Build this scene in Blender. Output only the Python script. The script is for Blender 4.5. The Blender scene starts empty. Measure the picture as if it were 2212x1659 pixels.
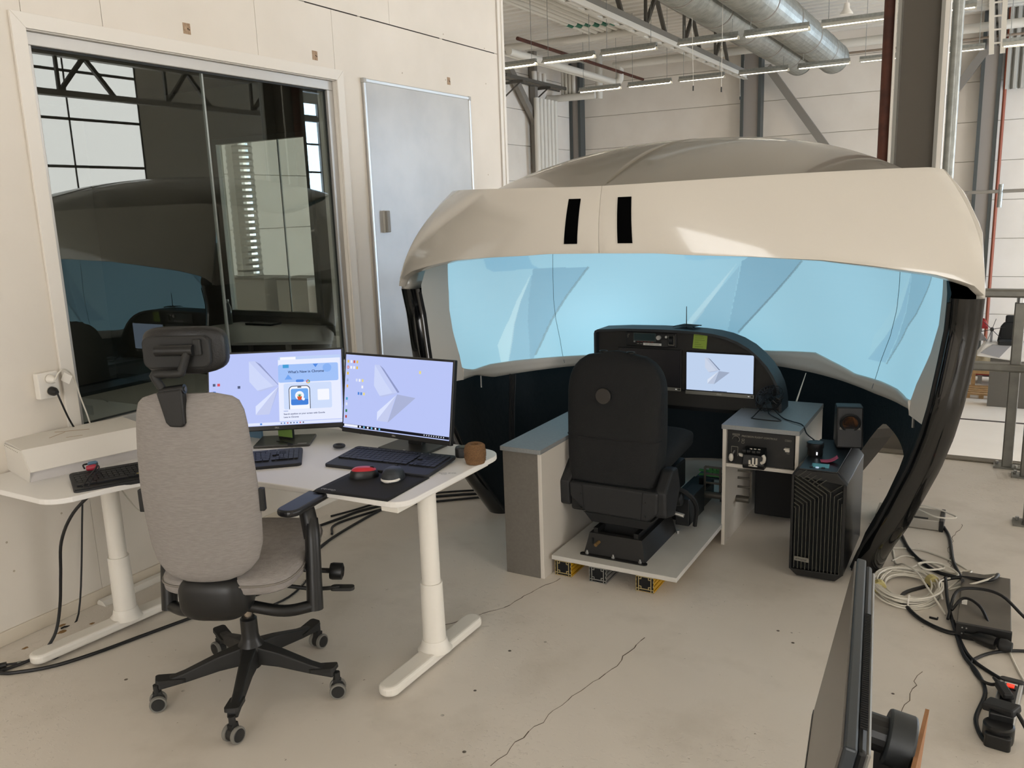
import bpy, bmesh, math, random
from mathutils import Vector, Matrix
random.seed(7)
S = bpy.context.scene
COL = S.collection
PI = math.pi

# ---------------------------------------------------------------- camera, world, light, exposure
EXPO = 0.0
S.view_settings.view_transform = 'Standard'
S.view_settings.look = 'None'
S.view_settings.gamma = 1.0
S.view_settings.use_curve_mapping = False
S.view_settings.exposure = EXPO
SE = 1.0 / 2 ** EXPO

F_PX, PITCH, ROLL, YAW = 1834.17, 0.202613, 0.0356439, -0.521174
fw = Vector((math.sin(YAW) * math.cos(PITCH), math.cos(YAW) * math.cos(PITCH), -math.sin(PITCH)))
rt = Vector((math.cos(YAW), -math.sin(YAW), 0)); dn = fw.cross(rt)
r2 = rt * math.cos(ROLL) + dn * math.sin(ROLL); d2 = -rt * math.sin(ROLL) + dn * math.cos(ROLL)
cam = bpy.data.cameras.new('camera'); cam.sensor_fit = 'HORIZONTAL'; cam.sensor_width = 36.0
cam.lens = F_PX / 2212 * 36.0; cam.clip_start = 0.02; cam.clip_end = 200
camo = bpy.data.objects.new('camera', cam); COL.objects.link(camo)
m = Matrix((r2, -d2, -fw)).transposed().to_4x4(); m.translation = Vector((3.587, 0, 1.75))
camo.matrix_world = m
S.camera = camo

world = bpy.data.worlds.new('world'); S.world = world; world.use_nodes = True
bg = world.node_tree.nodes['Background']; bg.inputs[0].default_value = (0.75, 0.86, 1.0, 1); bg.inputs[1].default_value = 1.0

DOOR_E = 5.9      # daylight glowing through the translucent hall door

# ---------------------------------------------------------------- helpers
def lin(h):
    h = h.lstrip('#'); out = []
    for i in (0, 2, 4):
        c = int(h[i:i + 2], 16) / 255
        out.append(c / 12.92 if c <= 0.04045 else ((c + 0.055) / 1.055) ** 2.4)
    return (*out, 1)
MATS = {}
def mat(name, colr='#808080', rough=0.5, metal=0.0, emit=None, es=0.0, noise=None, bump=None, coat=0.0, spec=0.5, trans=0.0):
    """noise=(scale, other colour, amount[, detail]) mixes a second colour; bump=(scale, strength)"""
    if name in MATS: return MATS[name]
    mt = bpy.data.materials.new(name); mt.use_nodes = True
    nt = mt.node_tree; b = nt.nodes['Principled BSDF']
    b.inputs['Base Color'].default_value = lin(colr); b.inputs['Roughness'].default_value = rough
    b.inputs['Metallic'].default_value = metal; b.inputs['Coat Weight'].default_value = coat
    b.inputs['Coat Roughness'].default_value = 0.04
    b.inputs['Specular IOR Level'].default_value = spec; b.inputs['Transmission Weight'].default_value = trans
    tc = None
    if noise or bump: tc = nt.nodes.new('ShaderNodeTexCoord')
    if noise:
        n = nt.nodes.new('ShaderNodeTexNoise'); n.inputs['Scale'].default_value = noise[0]
        n.inputs['Detail'].default_value = noise[3] if len(noise) > 3 else 4
        r = nt.nodes.new('ShaderNodeMapRange'); r.inputs['From Min'].default_value = 0.35; r.inputs['From Max'].default_value = 0.65
        r.inputs['To Max'].default_value = noise[2]
        mx = nt.nodes.new('ShaderNodeMix'); mx.data_type = 'RGBA'
        mx.inputs['A'].default_value = lin(colr); mx.inputs['B'].default_value = lin(noise[1])
        nt.links.new(tc.outputs['Object'], n.inputs['Vector']); nt.links.new(n.outputs['Fac'], r.inputs['Value'])
        nt.links.new(r.outputs['Result'], mx.inputs['Factor']); nt.links.new(mx.outputs['Result'], b.inputs['Base Color'])
    if bump:
        n = nt.nodes.new('ShaderNodeTexNoise'); n.inputs['Scale'].default_value = bump[0]; n.inputs['Detail'].default_value = 3
        bp = nt.nodes.new('ShaderNodeBump'); bp.inputs['Strength'].default_value = bump[1]; bp.inputs['Distance'].default_value = 0.01
        nt.links.new(tc.outputs['Object'], n.inputs['Vector']); nt.links.new(n.outputs['Fac'], bp.inputs['Height'])
        nt.links.new(bp.outputs['Normal'], b.inputs['Normal'])
    if emit:
        b.inputs['Emission Color'].default_value = lin(emit); b.inputs['Emission Strength'].default_value = es
    MATS[name] = mt
    return mt
def emis(name, colr, k=1.0):
    """a lit display pixel colour: dark glass that gives off this colour"""
    return mat(name, '#050505', 0.35, emit=colr, es=k * SE, spec=0.2)

class MB:
    def __init__(s): s.v = []; s.f = []
    def add(s, vs, fs):
        o = len(s.v); s.v += [Vector(p) for p in vs]; s.f += [[i + o for i in q] for q in fs]; return s
    def box(s, x0, x1, y0, y1, z0, z1):
        return s.add([(x0, y0, z0), (x1, y0, z0), (x1, y1, z0), (x0, y1, z0), (x0, y0, z1), (x1, y0, z1), (x1, y1, z1), (x0, y1, z1)],
                     [(3, 2, 1, 0), (4, 5, 6, 7), (0, 1, 5, 4), (1, 2, 6, 5), (2, 3, 7, 6), (3, 0, 4, 7)])
    def bar(s, p0, p1, w, h, up=(0, 0, 1)):
        """rectangular bar from p0 to p1, w sideways, h along up"""
        p0, p1 = Vector(p0), Vector(p1); d = (p1 - p0).normalized(); up = Vector(up)
        r = d.cross(up)
        if r.length < 1e-4: r = d.cross(Vector((0, 1, 0)))
        r.normalize(); u = r.cross(d); r *= w / 2; u *= h / 2
        return s.add([p0 - r - u, p0 + r - u, p0 + r + u, p0 - r + u, p1 - r - u, p1 + r - u, p1 + r + u, p1 - r + u],
                     [(0, 1, 2, 3), (7, 6, 5, 4), (4, 5, 1, 0), (5, 6, 2, 1), (6, 7, 3, 2), (7, 4, 0, 3)])
    def cyl(s, p0, p1, r0, r1=None, n=16, cap=True):
        p0, p1 = Vector(p0), Vector(p1); r1 = r0 if r1 is None else r1
        d = (p1 - p0).normalized(); a = d.orthogonal().normalized(); b = d.cross(a); o = len(s.v)
        for p, r in ((p0, r0), (p1, r1)):
            for i in range(n):
                t = 2 * PI * i / n; s.v.append(p + (a * math.cos(t) + b * math.sin(t)) * r)
        for i in range(n):
            j = (i + 1) % n; s.f.append([o + i, o + j, o + n + j, o + n + i])
        if cap: s.f.append([o + i for i in reversed(range(n))]); s.f.append([o + n + i for i in range(n)])
        return s
    def tube(s, pts, r, n=8, sub=6, closed=False):
        P = [Vector(p) for p in pts]; N = len(P); path = []
        if sub > 1 and N > 2:
            rng = range(N) if closed else range(N - 1)
            for i in rng:
                p0 = P[(i - 1) % N] if closed or i > 0 else P[0] * 2 - P[1]
                p1, p2 = P[i], P[(i + 1) % N]
                p3 = P[(i + 2) % N] if closed or i + 2 < N else p2 * 2 - p1
                for k in range(sub):
                    t = k / sub
                    path.append(0.5 * ((2 * p1) + (p2 - p0) * t + (2 * p0 - 5 * p1 + 4 * p2 - p3) * t * t + (3 * p1 - p0 - 3 * p2 + p3) * t ** 3))
            if not closed: path.append(P[-1])
        else: path = P
        M = len(path); o = len(s.v); ref = None
        for i, p in enumerate(path):
            if closed: d = path[(i + 1) % M] - path[i - 1]
            else: d = path[min(i + 1, M - 1)] - path[max(i - 1, 0)]
            d.normalize()
            if ref is None: ref = d.orthogonal().normalized()
            ref = (ref - d * ref.dot(d)).normalized(); b = d.cross(ref)
            rr = r(i / (M - 1)) if callable(r) else r
            for k in range(n):
                t = 2 * PI * k / n; s.v.append(p + (ref * math.cos(t) + b * math.sin(t)) * rr)
        for i in range(M if closed else M - 1):
            i2 = (i + 1) % M
            for k in range(n):
                k2 = (k + 1) % n; s.f.append([o + i * n + k, o + i * n + k2, o + i2 * n + k2, o + i2 * n + k])
        if not closed:
            s.f.append([o + k for k in reversed(range(n))]); s.f.append([o + (M - 1) * n + k for k in range(n)])
        return s
    def lathe(s, prof, c=(0, 0, 0), n=24, axis=(0, 0, 1)):
        ax = Vector(axis).normalized(); a = ax.orthogonal().normalized(); b = ax.cross(a); c = Vector(c); o = len(s.v)
        for r, h in prof:
            for i in range(n):
                t = 2 * PI * i / n; s.v.append(c + ax * h + (a * math.cos(t) + b * math.sin(t)) * max(r, 1e-5))
        for j in range(len(prof) - 1):
            for i in range(n):
                k = (i + 1) % n; s.f.append([o + j * n + i, o + j * n + k, o + (j + 1) * n + k, o + (j + 1) * n + i])
        s.f.append([o + i for i in reversed(range(n))]); q = o + (len(prof) - 1) * n; s.f.append([q + i for i in range(n)])
        return s
    def prism(s, poly, lo, hi, plane='xy', M4=None):
        """extrude a 2-d polygon; plane xy -> along z, xz -> along y, yz -> along x"""
        n = len(poly)
        def pt(a, b, h):
            p = {'xy': (a, b, h), 'xz': (a, h, b), 'yz': (h, a, b)}[plane]
            return M4 @ Vector(p) if M4 else Vector(p)
        vs = [pt(a, b, lo) for a, b in poly] + [pt(a, b, hi) for a, b in poly]
        fs = [list(range(n))[::-1], [n + i for i in range(n)]] + [[i, (i + 1) % n, n + (i + 1) % n, n + i] for i in range(n)]
        return s.add(vs, fs)
    def grid(s, fn, nu, nv, cu=False, cv=False):
        o = len(s.v); U = nu if cu else nu + 1; V = nv if cv else nv + 1
        for i in range(U):
            for j in range(V): s.v.append(Vector(fn(i / nu, j / nv)))
        for i in range(nu):
            for j in range(nv):
                i2 = (i + 1) % U; j2 = (j + 1) % V
                s.f.append([o + i * V + j, o + i2 * V + j, o + i2 * V + j2, o + i * V + j2])
        return s
    def xf(s, M4):
        s.v = [M4 @ p for p in s.v]; return s
def rrect(w, h, r, n=6, cx=0, cy=0):
    """rounded rectangle polygon; r is one radius or four (right-top, left-top, left-bottom, right-bottom)"""
    rs = (r,) * 4 if not isinstance(r, (tuple, list)) else r; out = []
    for k, (sx, sy) in enumerate(((1, 1), (-1, 1), (-1, -1), (1, -1))):
        q = rs[k]
        for i in range(n + 1):
            t = PI / 2 * (k + i / n); out.append((cx + sx * (w / 2 - q) + q * math.cos(t), cy + sy * (h / 2 - q) + q * math.sin(t)))
    return out
def obj(name, mb, material, parent=None, smooth=False, bevel=0.0, local=False, solid=0.0, subd=0, seg=2, kind=None, label=None, fixn=True):
    me = bpy.data.meshes.new(name); vs = mb.v
    if parent is not None and not local:
        inv = WM[parent.name].inverted(); vs = [inv @ p for p in vs]
    me.from_pydata([tuple(p) for p in vs], [], mb.f)
    if fixn:
        bm = bmesh.new(); bm.from_mesh(me); bmesh.ops.recalc_face_normals(bm, faces=bm.faces); bm.to_mesh(me); bm.free()
    for q in (material if isinstance(material, (list, tuple)) else [material]): me.materials.append(q)
    if smooth:
        me.polygons.foreach_set('use_smooth', [True] * len(me.polygons))
        try: me.set_sharp_from_angle(angle=math.radians(40))
        except Exception: pass
    o = bpy.data.objects.new(name, me); COL.objects.link(o)
    if parent is not None: o.parent = parent; WM[o.name] = WM[parent.name]
    else: WM[o.name] = Matrix.Identity(4)
    if solid: md = o.modifiers.new('solid', 'SOLIDIFY'); md.thickness = solid; md.offset = -1
    if bevel: md = o.modifiers.new('bevel', 'BEVEL'); md.width = bevel; md.segments = seg; md.limit_method = 'ANGLE'; md.angle_limit = math.radians(35)
    if subd: md = o.modifiers.new('subd', 'SUBSURF'); md.levels = subd; md.render_levels = subd
    if kind: o['kind'] = kind
    if label: o['label'] = label
    return o
WM = {}
def tag(o, label, cat, group=None, kind=None):
    o['label'] = label; o['category'] = cat
    if group: o['group'] = group
    if kind: o['kind'] = kind
    return o
def thing(name, label, cat, loc=(0, 0, 0), rz=0.0, group=None, rot=None, kind=None):
    o = bpy.data.objects.new(name, None); COL.objects.link(o); o.empty_display_size = 0.05
    o.location = loc; o.rotation_euler = rot if rot else (0, 0, rz)
    WM[o.name] = Matrix.Translation(Vector(loc)) @ (Matrix.Rotation(rz, 4, 'Z') if not rot else __import__('mathutils').Euler(rot).to_matrix().to_4x4())
    return tag(o, label, cat, group, kind)
def struct(name, mb, material, **k):
    o = obj(name, mb, material, **k); o['kind'] = 'structure'; return o
def dup(o, parent=None, **pr):
    c = o.copy(); COL.objects.link(c); c.parent = parent
    WM[c.name] = WM.get(parent.name, Matrix.Identity(4)) if parent else Matrix.Identity(4)
    for k, v in pr.items(): c[k] = v
    for ch in [q for q in bpy.data.objects if q.parent == o]: dup(ch, c)
    return c
def textmesh(s, size, M4, extrude=0.0, align='CENTER', shear=0.0, bold=0.0):
    """flat lettering as mesh, laid on the plane given by M4"""
    cu = bpy.data.curves.new('text', 'FONT'); cu.body = s; cu.size = size; cu.align_x = align; cu.align_y = 'CENTER'
    cu.extrude = extrude; cu.shear = shear; cu.offset = bold; cu.resolution_u = 3
    o = bpy.data.objects.new('text', cu); COL.objects.link(o)
    me = o.to_mesh(); mb = MB()
    mb.add([M4 @ v.co for v in me.vertices], [list(p.vertices) for p in me.polygons])
    o.to_mesh_clear(); bpy.data.objects.remove(o); bpy.data.curves.remove(cu)
    return mb
def frame_m(o, r, u):
    """matrix with local x along r, y along u, z out of the plane"""
    r, u = Vector(r).normalized(), Vector(u).normalized(); n = r.cross(u)
    m = Matrix((r, u, n)).transposed().to_4x4(); m.translation = Vector(o); return m
def lerp(a, b, t): return a + (b - a) * t
def interp(x, tab):
    if x <= tab[0][0]: return tab[0][1]
    for (a, p), (b, q) in zip(tab, tab[1:]):
        if x <= b: return p + (q - p) * (x - a) / (b - a)
    return tab[-1][1]
# ---------------------------------------------------------------- shared materials
WALLW = mat('wall_paint', '#e0d8cc', 0.55, noise=(3, '#d8d0c3', 0.6), bump=(60, 0.02))
TRIMW = mat('white_trim', '#e2dcd2', 0.45)
ALU = mat('aluminium', '#b9b9b7', 0.35, 0.85)
GALV = mat('galvanised', '#9a9c98', 0.42, 0.75, noise=(18, '#7f827e', 0.7))
DGREY = mat('dark_grey_steel', '#57534c', 0.55)
MGREY = mat('mid_grey_steel', '#8d8880', 0.5)
BLACK = mat('black_plastic', '#0d0e0f', 0.42)
BLACKM = mat('black_matte', '#0b0c0d', 0.8)
BLKTEX = mat('black_textured', '#121416', 0.6, bump=(300, 0.15))
WHITEP = mat('white_plastic', '#e4dfd6', 0.4)
DESKW = mat('desk_white', '#e6e3de', 0.38)
LEGW = mat('desk_leg_white', '#e5e0d6', 0.4)
CABLEB = mat('cable_black', '#0c0d10', 0.5)
CABLEW = mat('cable_white', '#d9d4c8', 0.5)
PIPEW = mat('pipe_white', '#dcd7cc', 0.5)
FARW = mat('far_wall_panel', '#e9e1d6', 0.6, noise=(1.2, '#e1d8cc', 0.7))
DECK = mat('roof_deck_paint', '#e9e4da', 0.5)
RUST = mat('rust_pipe', '#5c3122', 0.7, noise=(9, '#42231a', 0.9))

# ---------------------------------------------------------------- floor (painted concrete with wear)
def floor_material():
    mt = bpy.data.materials.new('painted_concrete'); mt.use_nodes = True; nt = mt.node_tree; N = nt.nodes; L = nt.links
    b = N['Principled BSDF']; tc = N.new('ShaderNodeTexCoord')
    def noise(sc, det=4, rough=0.5):
        n = N.new('ShaderNodeTexNoise'); n.inputs['Scale'].default_value = sc; n.inputs['Detail'].default_value = det
        n.inputs['Roughness'].default_value = rough; L.new(tc.outputs['Object'], n.inputs['Vector']); return n
    def rng(src, a, b_, c=0.0, d=1.0):
        r = N.new('ShaderNodeMapRange'); r.inputs['From Min'].default_value = a; r.inputs['From Max'].default_value = b_
        r.inputs['To Min'].default_value = c; r.inputs['To Max'].default_value = d; L.new(src, r.inputs['Value']); return r.outputs['Result']
    def mix(fac, ca, cb):
        x = N.new('ShaderNodeMix'); x.data_type = 'RGBA'; L.new(fac, x.inputs['Factor'])
        for s, v in (('A', ca), ('B', cb)):
            if isinstance(v, str): x.inputs[s].default_value = lin(v)
            else: L.new(v, x.inputs[s])
        return x.outputs['Result']
    base = mix(rng(noise(0.9, 5).outputs['Fac'], 0.35, 0.65), '#d9d1c6', '#e3dbd0')
    grime = mix(rng(noise(2.6, 6, 0.6).outputs['Fac'], 0.52, 0.72, 0, 0.55), base, '#c6bdb0')
    fleck = mix(rng(noise(34, 3, 0.7).outputs['Fac'], 0.70, 0.73, 0, 0.8), grime, '#8a7f70')
    v = N.new('ShaderNodeTexVoronoi'); v.inputs['Scale'].default_value = 9; v.inputs['Randomness'].default_value = 1
    L.new(tc.outputs['Object'], v.inputs['Vector'])
    big = noise(1.7, 2)
    sp = N.new('ShaderNodeMath'); sp.operation = 'MULTIPLY'
    L.new(rng(v.outputs['Distance'], 0.075, 0.055), sp.inputs[0]); L.new(rng(big.outputs['Fac'], 0.55, 0.6), sp.inputs[1])
    spots = mix(sp.outputs[0], fleck, '#54493c')
    L.new(spots, b.inputs['Base Color'])
    b.inputs['Specular IOR Level'].default_value = 0.4
    L.new(rng(noise(5, 4).outputs['Fac'], 0.3, 0.7, 0.34, 0.55), b.inputs['Roughness'])
    chips = N.new('ShaderNodeMath'); chips.operation = 'MULTIPLY'
    L.new(rng(noise(42, 4, 0.6).outputs['Fac'], 0.56, 0.66), chips.inputs[0]); L.new(rng(noise(0.8, 3).outputs['Fac'], 0.45, 0.6), chips.inputs[1])
    bp = N.new('ShaderNodeBump'); bp.inputs['Strength'].default_value = 0.35; bp.inputs['Distance'].default_value = 0.004
    L.new(chips.outputs[0], bp.inputs['Height']); L.new(bp.outputs['Normal'], b.inputs['Normal'])
    return mt
FLOOR = floor_material()
YE = 6.26                                   # edge of the raised floor
struct('floor', MB().box(-0.15, 17.2, -12, YE, -0.25, 0), FLOOR)
floor_o = bpy.data.objects['floor']
CRACK = mat('floor_crack', '#5b5042', 0.9)
def crack(pts, w=0.004):
    mb = MB(); P = []
    for (x0, y0), (x1, y1) in zip(pts, pts[1:]):
        n = max(2, int(math.hypot(x1 - x0, y1 - y0) / 0.035))
        for i in range(n):
            t = i / n; P.append((lerp(x0, x1, t) + random.uniform(-.009, .009), lerp(y0, y1, t) + random.uniform(-.009, .009)))
    P.append(pts[-1])
    for (x0, y0), (x1, y1) in zip(P, P[1:]):
        ww = w * random.uniform(0.35, 1.0)
        mb.bar((x0, y0, 0.0004), (x1, y1, 0.0004), ww, 0.0006)
    obj('crack', mb, CRACK, floor_o, kind='stuff')
crack([(1.86, 3.42), (1.75, 3.0), (1.6, 2.75)])
crack([(2.42, 3.05), (2.40, 2.72), (2.33, 2.45), (2.28, 2.05)])
crack([(1.93, 1.75), (1.72, 1.5)]); crack([(3.52, 4.95), (3.47, 4.6), (3.49, 4.3)], 0.003)
crack([(3.44, 3.25), (3.40, 2.85)], 0.003)
mb = MB()
for sx, sy, r in ((0.06, 2.03, .012), (0.12, 1.99, .016), (0.22, 2.19, .012), (0.17, 2.1, .01), (0.11, 1.83, .011), (0.09, 1.68, .012)):
    mb.prism([(sx + r * math.cos(t) * random.uniform(.6, 1.1), sy + r * 1.5 * math.sin(t) * random.uniform(.6, 1.1)) for t in [i * PI / 5 for i in range(10)]], 0.0002, 0.0008)
obj('stain', mb, mat('glue_stain', '#8d6b3c', 0.7), floor_o, kind='stuff')
EDGE = mat('edge_plate', '#6f6759', 0.6, 0.2, bump=(120, 0.3))
struct('trim_1', MB().box(0.0, 17.2, YE - 0.06, YE + 0.03, 0.0, 0.012), EDGE, bevel=0.004)
LOWZ = -3.95
struct('floor_lower', MB().box(-11.3, 17.5, YE, 31.2, LOWZ - 0.2, LOWZ), mat('lower_floor_paint', '#e6dbcd', 0.45, noise=(0.7, '#ddd1c2', 0.7)))
struct('trim_2', MB().box(-5, 14, 24.1, 24.22, LOWZ, LOWZ + 0.006), mat('floor_joint', '#3a3029', 0.8))
struct('wall_edge', MB().box(-0.15, 17.2, YE - 0.05, YE, LOWZ, -0.25), WALLW)

# ---------------------------------------------------------------- office wall on the left (x = 0) with its window
WY0, WY1, WZ0, WZ1 = 2.285, 4.222, 0.79, 2.558          # window opening
core = mat('wall_core', '#b8ad9c', 0.8)
wl = struct('wall_left', MB().box(-0.15, -0.014, -12, WY0, 0, 3.95).box(-0.15, -0.014, WY1, 6.2, 0, 3.95)
            .box(-0.15, -0.014, WY0, WY1, 0, WZ0).box(-0.15, -0.014, WY0, WY1, WZ1, 3.95), core)
g = 0.0015
ys = [-12, -9.6, -7.2, -4.8, -2.4, -0.94, 0.26, 1.46, 2.657, 3.6, 4.8, 6.2]
for y0, y1 in zip(ys, ys[1:]):
    obj('wall_panel', MB().box(-0.014, 0, y0 + g, y1 - g, 2.968, 3.95), WALLW, wl)
low = [(-12, -9.6), (-9.6, -7.2), (-7.2, -4.8), (-4.8, -2.4), (-2.4, 0.0), (0.0, 2.28), (4.225, 6.2)]
for y0, y1 in low: obj('wall_panel', MB().box(-0.014, 0, y0 + g, y1 - g, 0, 2.964), WALLW, wl)
for y0, y1 in ((2.28, 2.657), (2.657, 3.6), (3.6, 4.225)):
    obj('wall_panel', MB().box(-0.014, 0, y0 + g, y1 - g, WZ1, 2.964), WALLW, wl)
obj('wall_panel', MB().box(-0.014, 0, 2.28, 4.225, 0, WZ0), WALLW, wl)
# dark open joint, screws and picked-off tape
mb = MB()
for y0, y1, z in ((4.0, 4.47, 2.966), (4.5, 5.38, 2.9665), (5.42, 6.15, 2.966)): mb.box(-0.004, 0.0008, y0, y1, z - 0.0035, z + 0.0035)
obj('open_joint', mb, mat('joint_gap_dark', '#2b231d', 0.9), wl)
mb = MB()
for k in range(34):
    y = random.choice((0.3, 0.9, 1.5, 1.9, 2.14, 4.5, 4.9, 5.45, 6.0)) + random.uniform(-.02, .02); z = random.uniform(0.3, 3.6)
    mb.cyl((0, y, z), (0.0012, y, z), 0.005, n=8)
obj('screw', mb, mat('screw_filler', '#b3a794', 0.7), wl, kind='stuff')
TAPE = mat('tape_residue', '#b49a80', 0.8, noise=(60, '#8b7258', 0.8))
for y, z, w in ((3.129, 2.686, .045), (4.053, 2.679, .045), (5.476, 2.686, .04)):
    t = obj('tape_patch', MB().box(0, 0.0015, y - w / 2, y + w / 2, z - 0.026, z + 0.026), TAPE, wl)
    obj('screw_hole', MB().cyl((0.0015, y + .006, z), (0.003, y + .006, z), 0.004, n=8).cyl((0.0015, y + .014, z - .004), (0.003, y + .014, z - .004), 0.0035, n=8), mat('hole_dark', '#4a3a2c', .9), t)
# end of the wall: white corner trim with a groove
te = struct('trim_3', MB().box(-0.15, 0.012, 6.205, 6.25, 0, 3.95), TRIMW)
obj('edge_bead', MB().box(-0.01, 0.02, 6.25, 6.285, 0, 3.95), TRIMW, te, bevel=0.004)
bb = struct('baseboard_left', MB().box(0, 0.012, -12, 6.2, 0.0, 0.062), mat('baseboard_paint', '#d6cbb9', .5), bevel=0.003)

# window: casing boards, aluminium frame, two panes
win = thing('window_1', 'wide interior window with white casing and two dark glass panes', 'window', (0, 3.25, WZ0), kind='structure')
cw = 0.062
obj('casing', MB().prism([(WY0 - cw, WZ1 + cw), (WY1 + cw, WZ1 + cw), (WY1, WZ1), (WY0, WZ1)], 0, 0.014, 'yz'), TRIMW, win, bevel=0.002)
obj('casing', MB().prism([(WY0 - cw, WZ0 - cw), (WY0 - cw, WZ1 + cw), (WY0, WZ1), (WY0, WZ0)], 0, 0.014, 'yz'), TRIMW, win, bevel=0.002)
obj('casing', MB().prism([(WY1 + cw, WZ0 - cw), (WY1 + cw, WZ1 + cw), (WY1, WZ1), (WY1, WZ0)], 0, 0.014, 'yz'), TRIMW, win, bevel=0.002)
obj('casing', MB().prism([(WY0 - cw, WZ0 - cw), (WY1 + cw, WZ0 - cw), (WY1, WZ0), (WY0, WZ0)], 0, 0.014, 'yz'), TRIMW, win, bevel=0.002)
FX0, FX1 = -0.075, -0.022
obj('reveal', MB().box(-0.15, 0, WY0 - .002, WY0 + .004, WZ0, WZ1).box(-0.15, 0, WY1 - .004, WY1 + .002, WZ0, WZ1).box(-0.15, 0, WY0, WY1, WZ1 - .004, WZ1 + .002).box(-0.15, 0, WY0, WY1, WZ0 - .002, WZ0 + .004), TRIMW, win)
AF = mat('window_frame_alu', '#b4b1ac', 0.4, 0.5)
fy0, fy1, fz0, fz1 = WY0 + .004, WY1 - .004, WZ0 + .004, WZ1 - .004
for nm, q in (('frame_rail', (fy0, fy1, fz1 - .055, fz1)), ('frame_rail', (fy0, fy1, fz0, fz0 + .05)), ('frame_stile', (fy0, fy0 + .03, fz0 + .05, fz1 - .055)), ('frame_stile', (fy1 - .055, fy1, fz0 + .05, fz1 - .055))):
    obj(nm, MB().box(FX0, FX1, *q), AF, win, bevel=0.003)
def glass_material():
    mt = bpy.data.materials.new('window_glass'); mt.use_nodes = True; nt = mt.node_tree; N = nt.nodes; L = nt.links
    N.remove(N['Principled BSDF']); out = N['Material Output']
    tr = N.new('ShaderNodeBsdfTransparent'); tr.inputs[0].default_value = (0.86, 0.89, 0.87, 1)
    gl = N.new('ShaderNodeBsdfGlossy'); gl.inputs['Roughness'].default_value = 0.0; gl.inputs[0].default_value = (0.95, 1, 0.97, 1)
    fr = N.new('ShaderNodeFresnel'); fr.inputs['IOR'].default_value = 1.9
    ge = N.new('ShaderNodeNewGeometry'); inv = N.new('ShaderNodeMath'); inv.operation = 'SUBTRACT'; inv.inputs[0].default_value = 1; L.new(ge.outputs['Backfacing'], inv.inputs[1])
    ml = N.new('ShaderNodeMath'); ml.operation = 'MULTIPLY'; L.new(fr.outputs[0], ml.inputs[0]); L.new(inv.outputs[0], ml.inputs[1])
    mx = N.new('ShaderNodeMixShader'); L.new(ml.outputs[0], mx.inputs[0]); L.new(tr.outputs[0], mx.inputs[1]); L.new(gl.outputs[0], mx.inputs[2])
    L.new(mx.outputs[0], out.inputs[0]); return mt
GLASS = glass_material()
gy0, gy1, gz0, gz1 = fy0 + .03, fy1 - .055, fz0 + .05, fz1 - .055
ym = 3.235
obj('glass_pane', MB().box(-0.056, -0.048, gy0, ym - .004, gz0, gz1), GLASS, win)
obj('glass_pane', MB().box(-0.056, -0.048, ym + .004, gy1, gz0, gz1), GLASS, win)
obj('pane_joint', MB().box(-0.06, -0.044, ym - .005, ym + .005, gz0, gz1), mat('pane_joint', '#8f948f', 0.3, 0.4), win)
obj('seal', MB().box(-0.047, -0.040, gy1 - .008, gy1, gz0, gz1).box(-0.047, -0.040, gy0, gy1, gz1 - .008, gz1).box(-0.047, -0.040, gy0, gy1, gz0, gz0 + .008), mat('seal_rubber', '#1d2120', .6), win)

# ---------------------------------------------------------------- dark office behind the glass
OFW = mat('office_wall_dim', '#8d897d', 0.8)  # grey-beige with the room's lack of light put into the colour
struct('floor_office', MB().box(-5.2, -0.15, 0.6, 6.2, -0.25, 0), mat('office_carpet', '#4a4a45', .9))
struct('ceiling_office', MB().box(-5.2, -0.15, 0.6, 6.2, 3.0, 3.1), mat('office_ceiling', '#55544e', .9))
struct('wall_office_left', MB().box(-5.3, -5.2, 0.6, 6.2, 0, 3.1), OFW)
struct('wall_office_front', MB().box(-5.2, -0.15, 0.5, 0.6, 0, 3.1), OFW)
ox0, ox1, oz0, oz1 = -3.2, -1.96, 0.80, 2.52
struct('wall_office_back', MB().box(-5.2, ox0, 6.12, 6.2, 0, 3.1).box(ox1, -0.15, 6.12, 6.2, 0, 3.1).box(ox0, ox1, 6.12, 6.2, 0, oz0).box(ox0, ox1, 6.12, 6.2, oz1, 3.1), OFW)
w2 = thing('window_2', 'tall bright window at the back of the dark office', 'window', ((ox0 + ox1) / 2, 6.12, oz0), kind='structure')
f2 = mat('office_window_frame', '#8a8a80', .5)
for q in ((ox0, ox0 + .05, oz0, oz1), (ox1 - .05, ox1, oz0, oz1), (ox0, ox1, oz1 - .05, oz1), (ox0, ox1, oz0, oz0 + .05)):
    obj('frame', MB().box(q[0], q[1], 6.08, 6.14, q[2], q[3]), f2, w2, bevel=.004)
obj('glass_pane', MB().box(ox0 + .05, ox1 - .05, 6.12, 6.126, oz0 + .05, oz1 - .05), GLASS, w2)
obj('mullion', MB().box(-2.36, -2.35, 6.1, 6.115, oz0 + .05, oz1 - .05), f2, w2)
t = thing('office_table', 'pale table inside the office behind the glass', 'table', (-2.2, 5.5, 0))
obj('tabletop', MB().prism([(-3.1, 5.5), (-3.0, 6.05), (-1.5, 6.05), (-1.12, 5.28), (-1.95, 4.95)], 0.715, 0.74), DESKW, t, bevel=.004)
for x, y in ((-2.9, 5.6), (-2.8, 5.95), (-1.5, 5.9), (-1.6, 5.25)): obj('leg', MB().cyl((x, y, 0), (x, y, .715), .025, n=10), LEGW, t)
k = tag(obj('office_keyboard', MB().box(-2.75, -2.4, 5.86, 6.0, .742, .76), BLACK, bevel=.004), 'black keyboard on the office table behind the glass', 'keyboard')
t = thing('office_desk', 'low desk just inside the office window on the left', 'desk', (-0.8, 3.0, 0))
obj('tabletop', MB().box(-1.2, -0.35, 2.2, 3.9, .70, .725), DESKW, t, bevel=.004)
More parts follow.
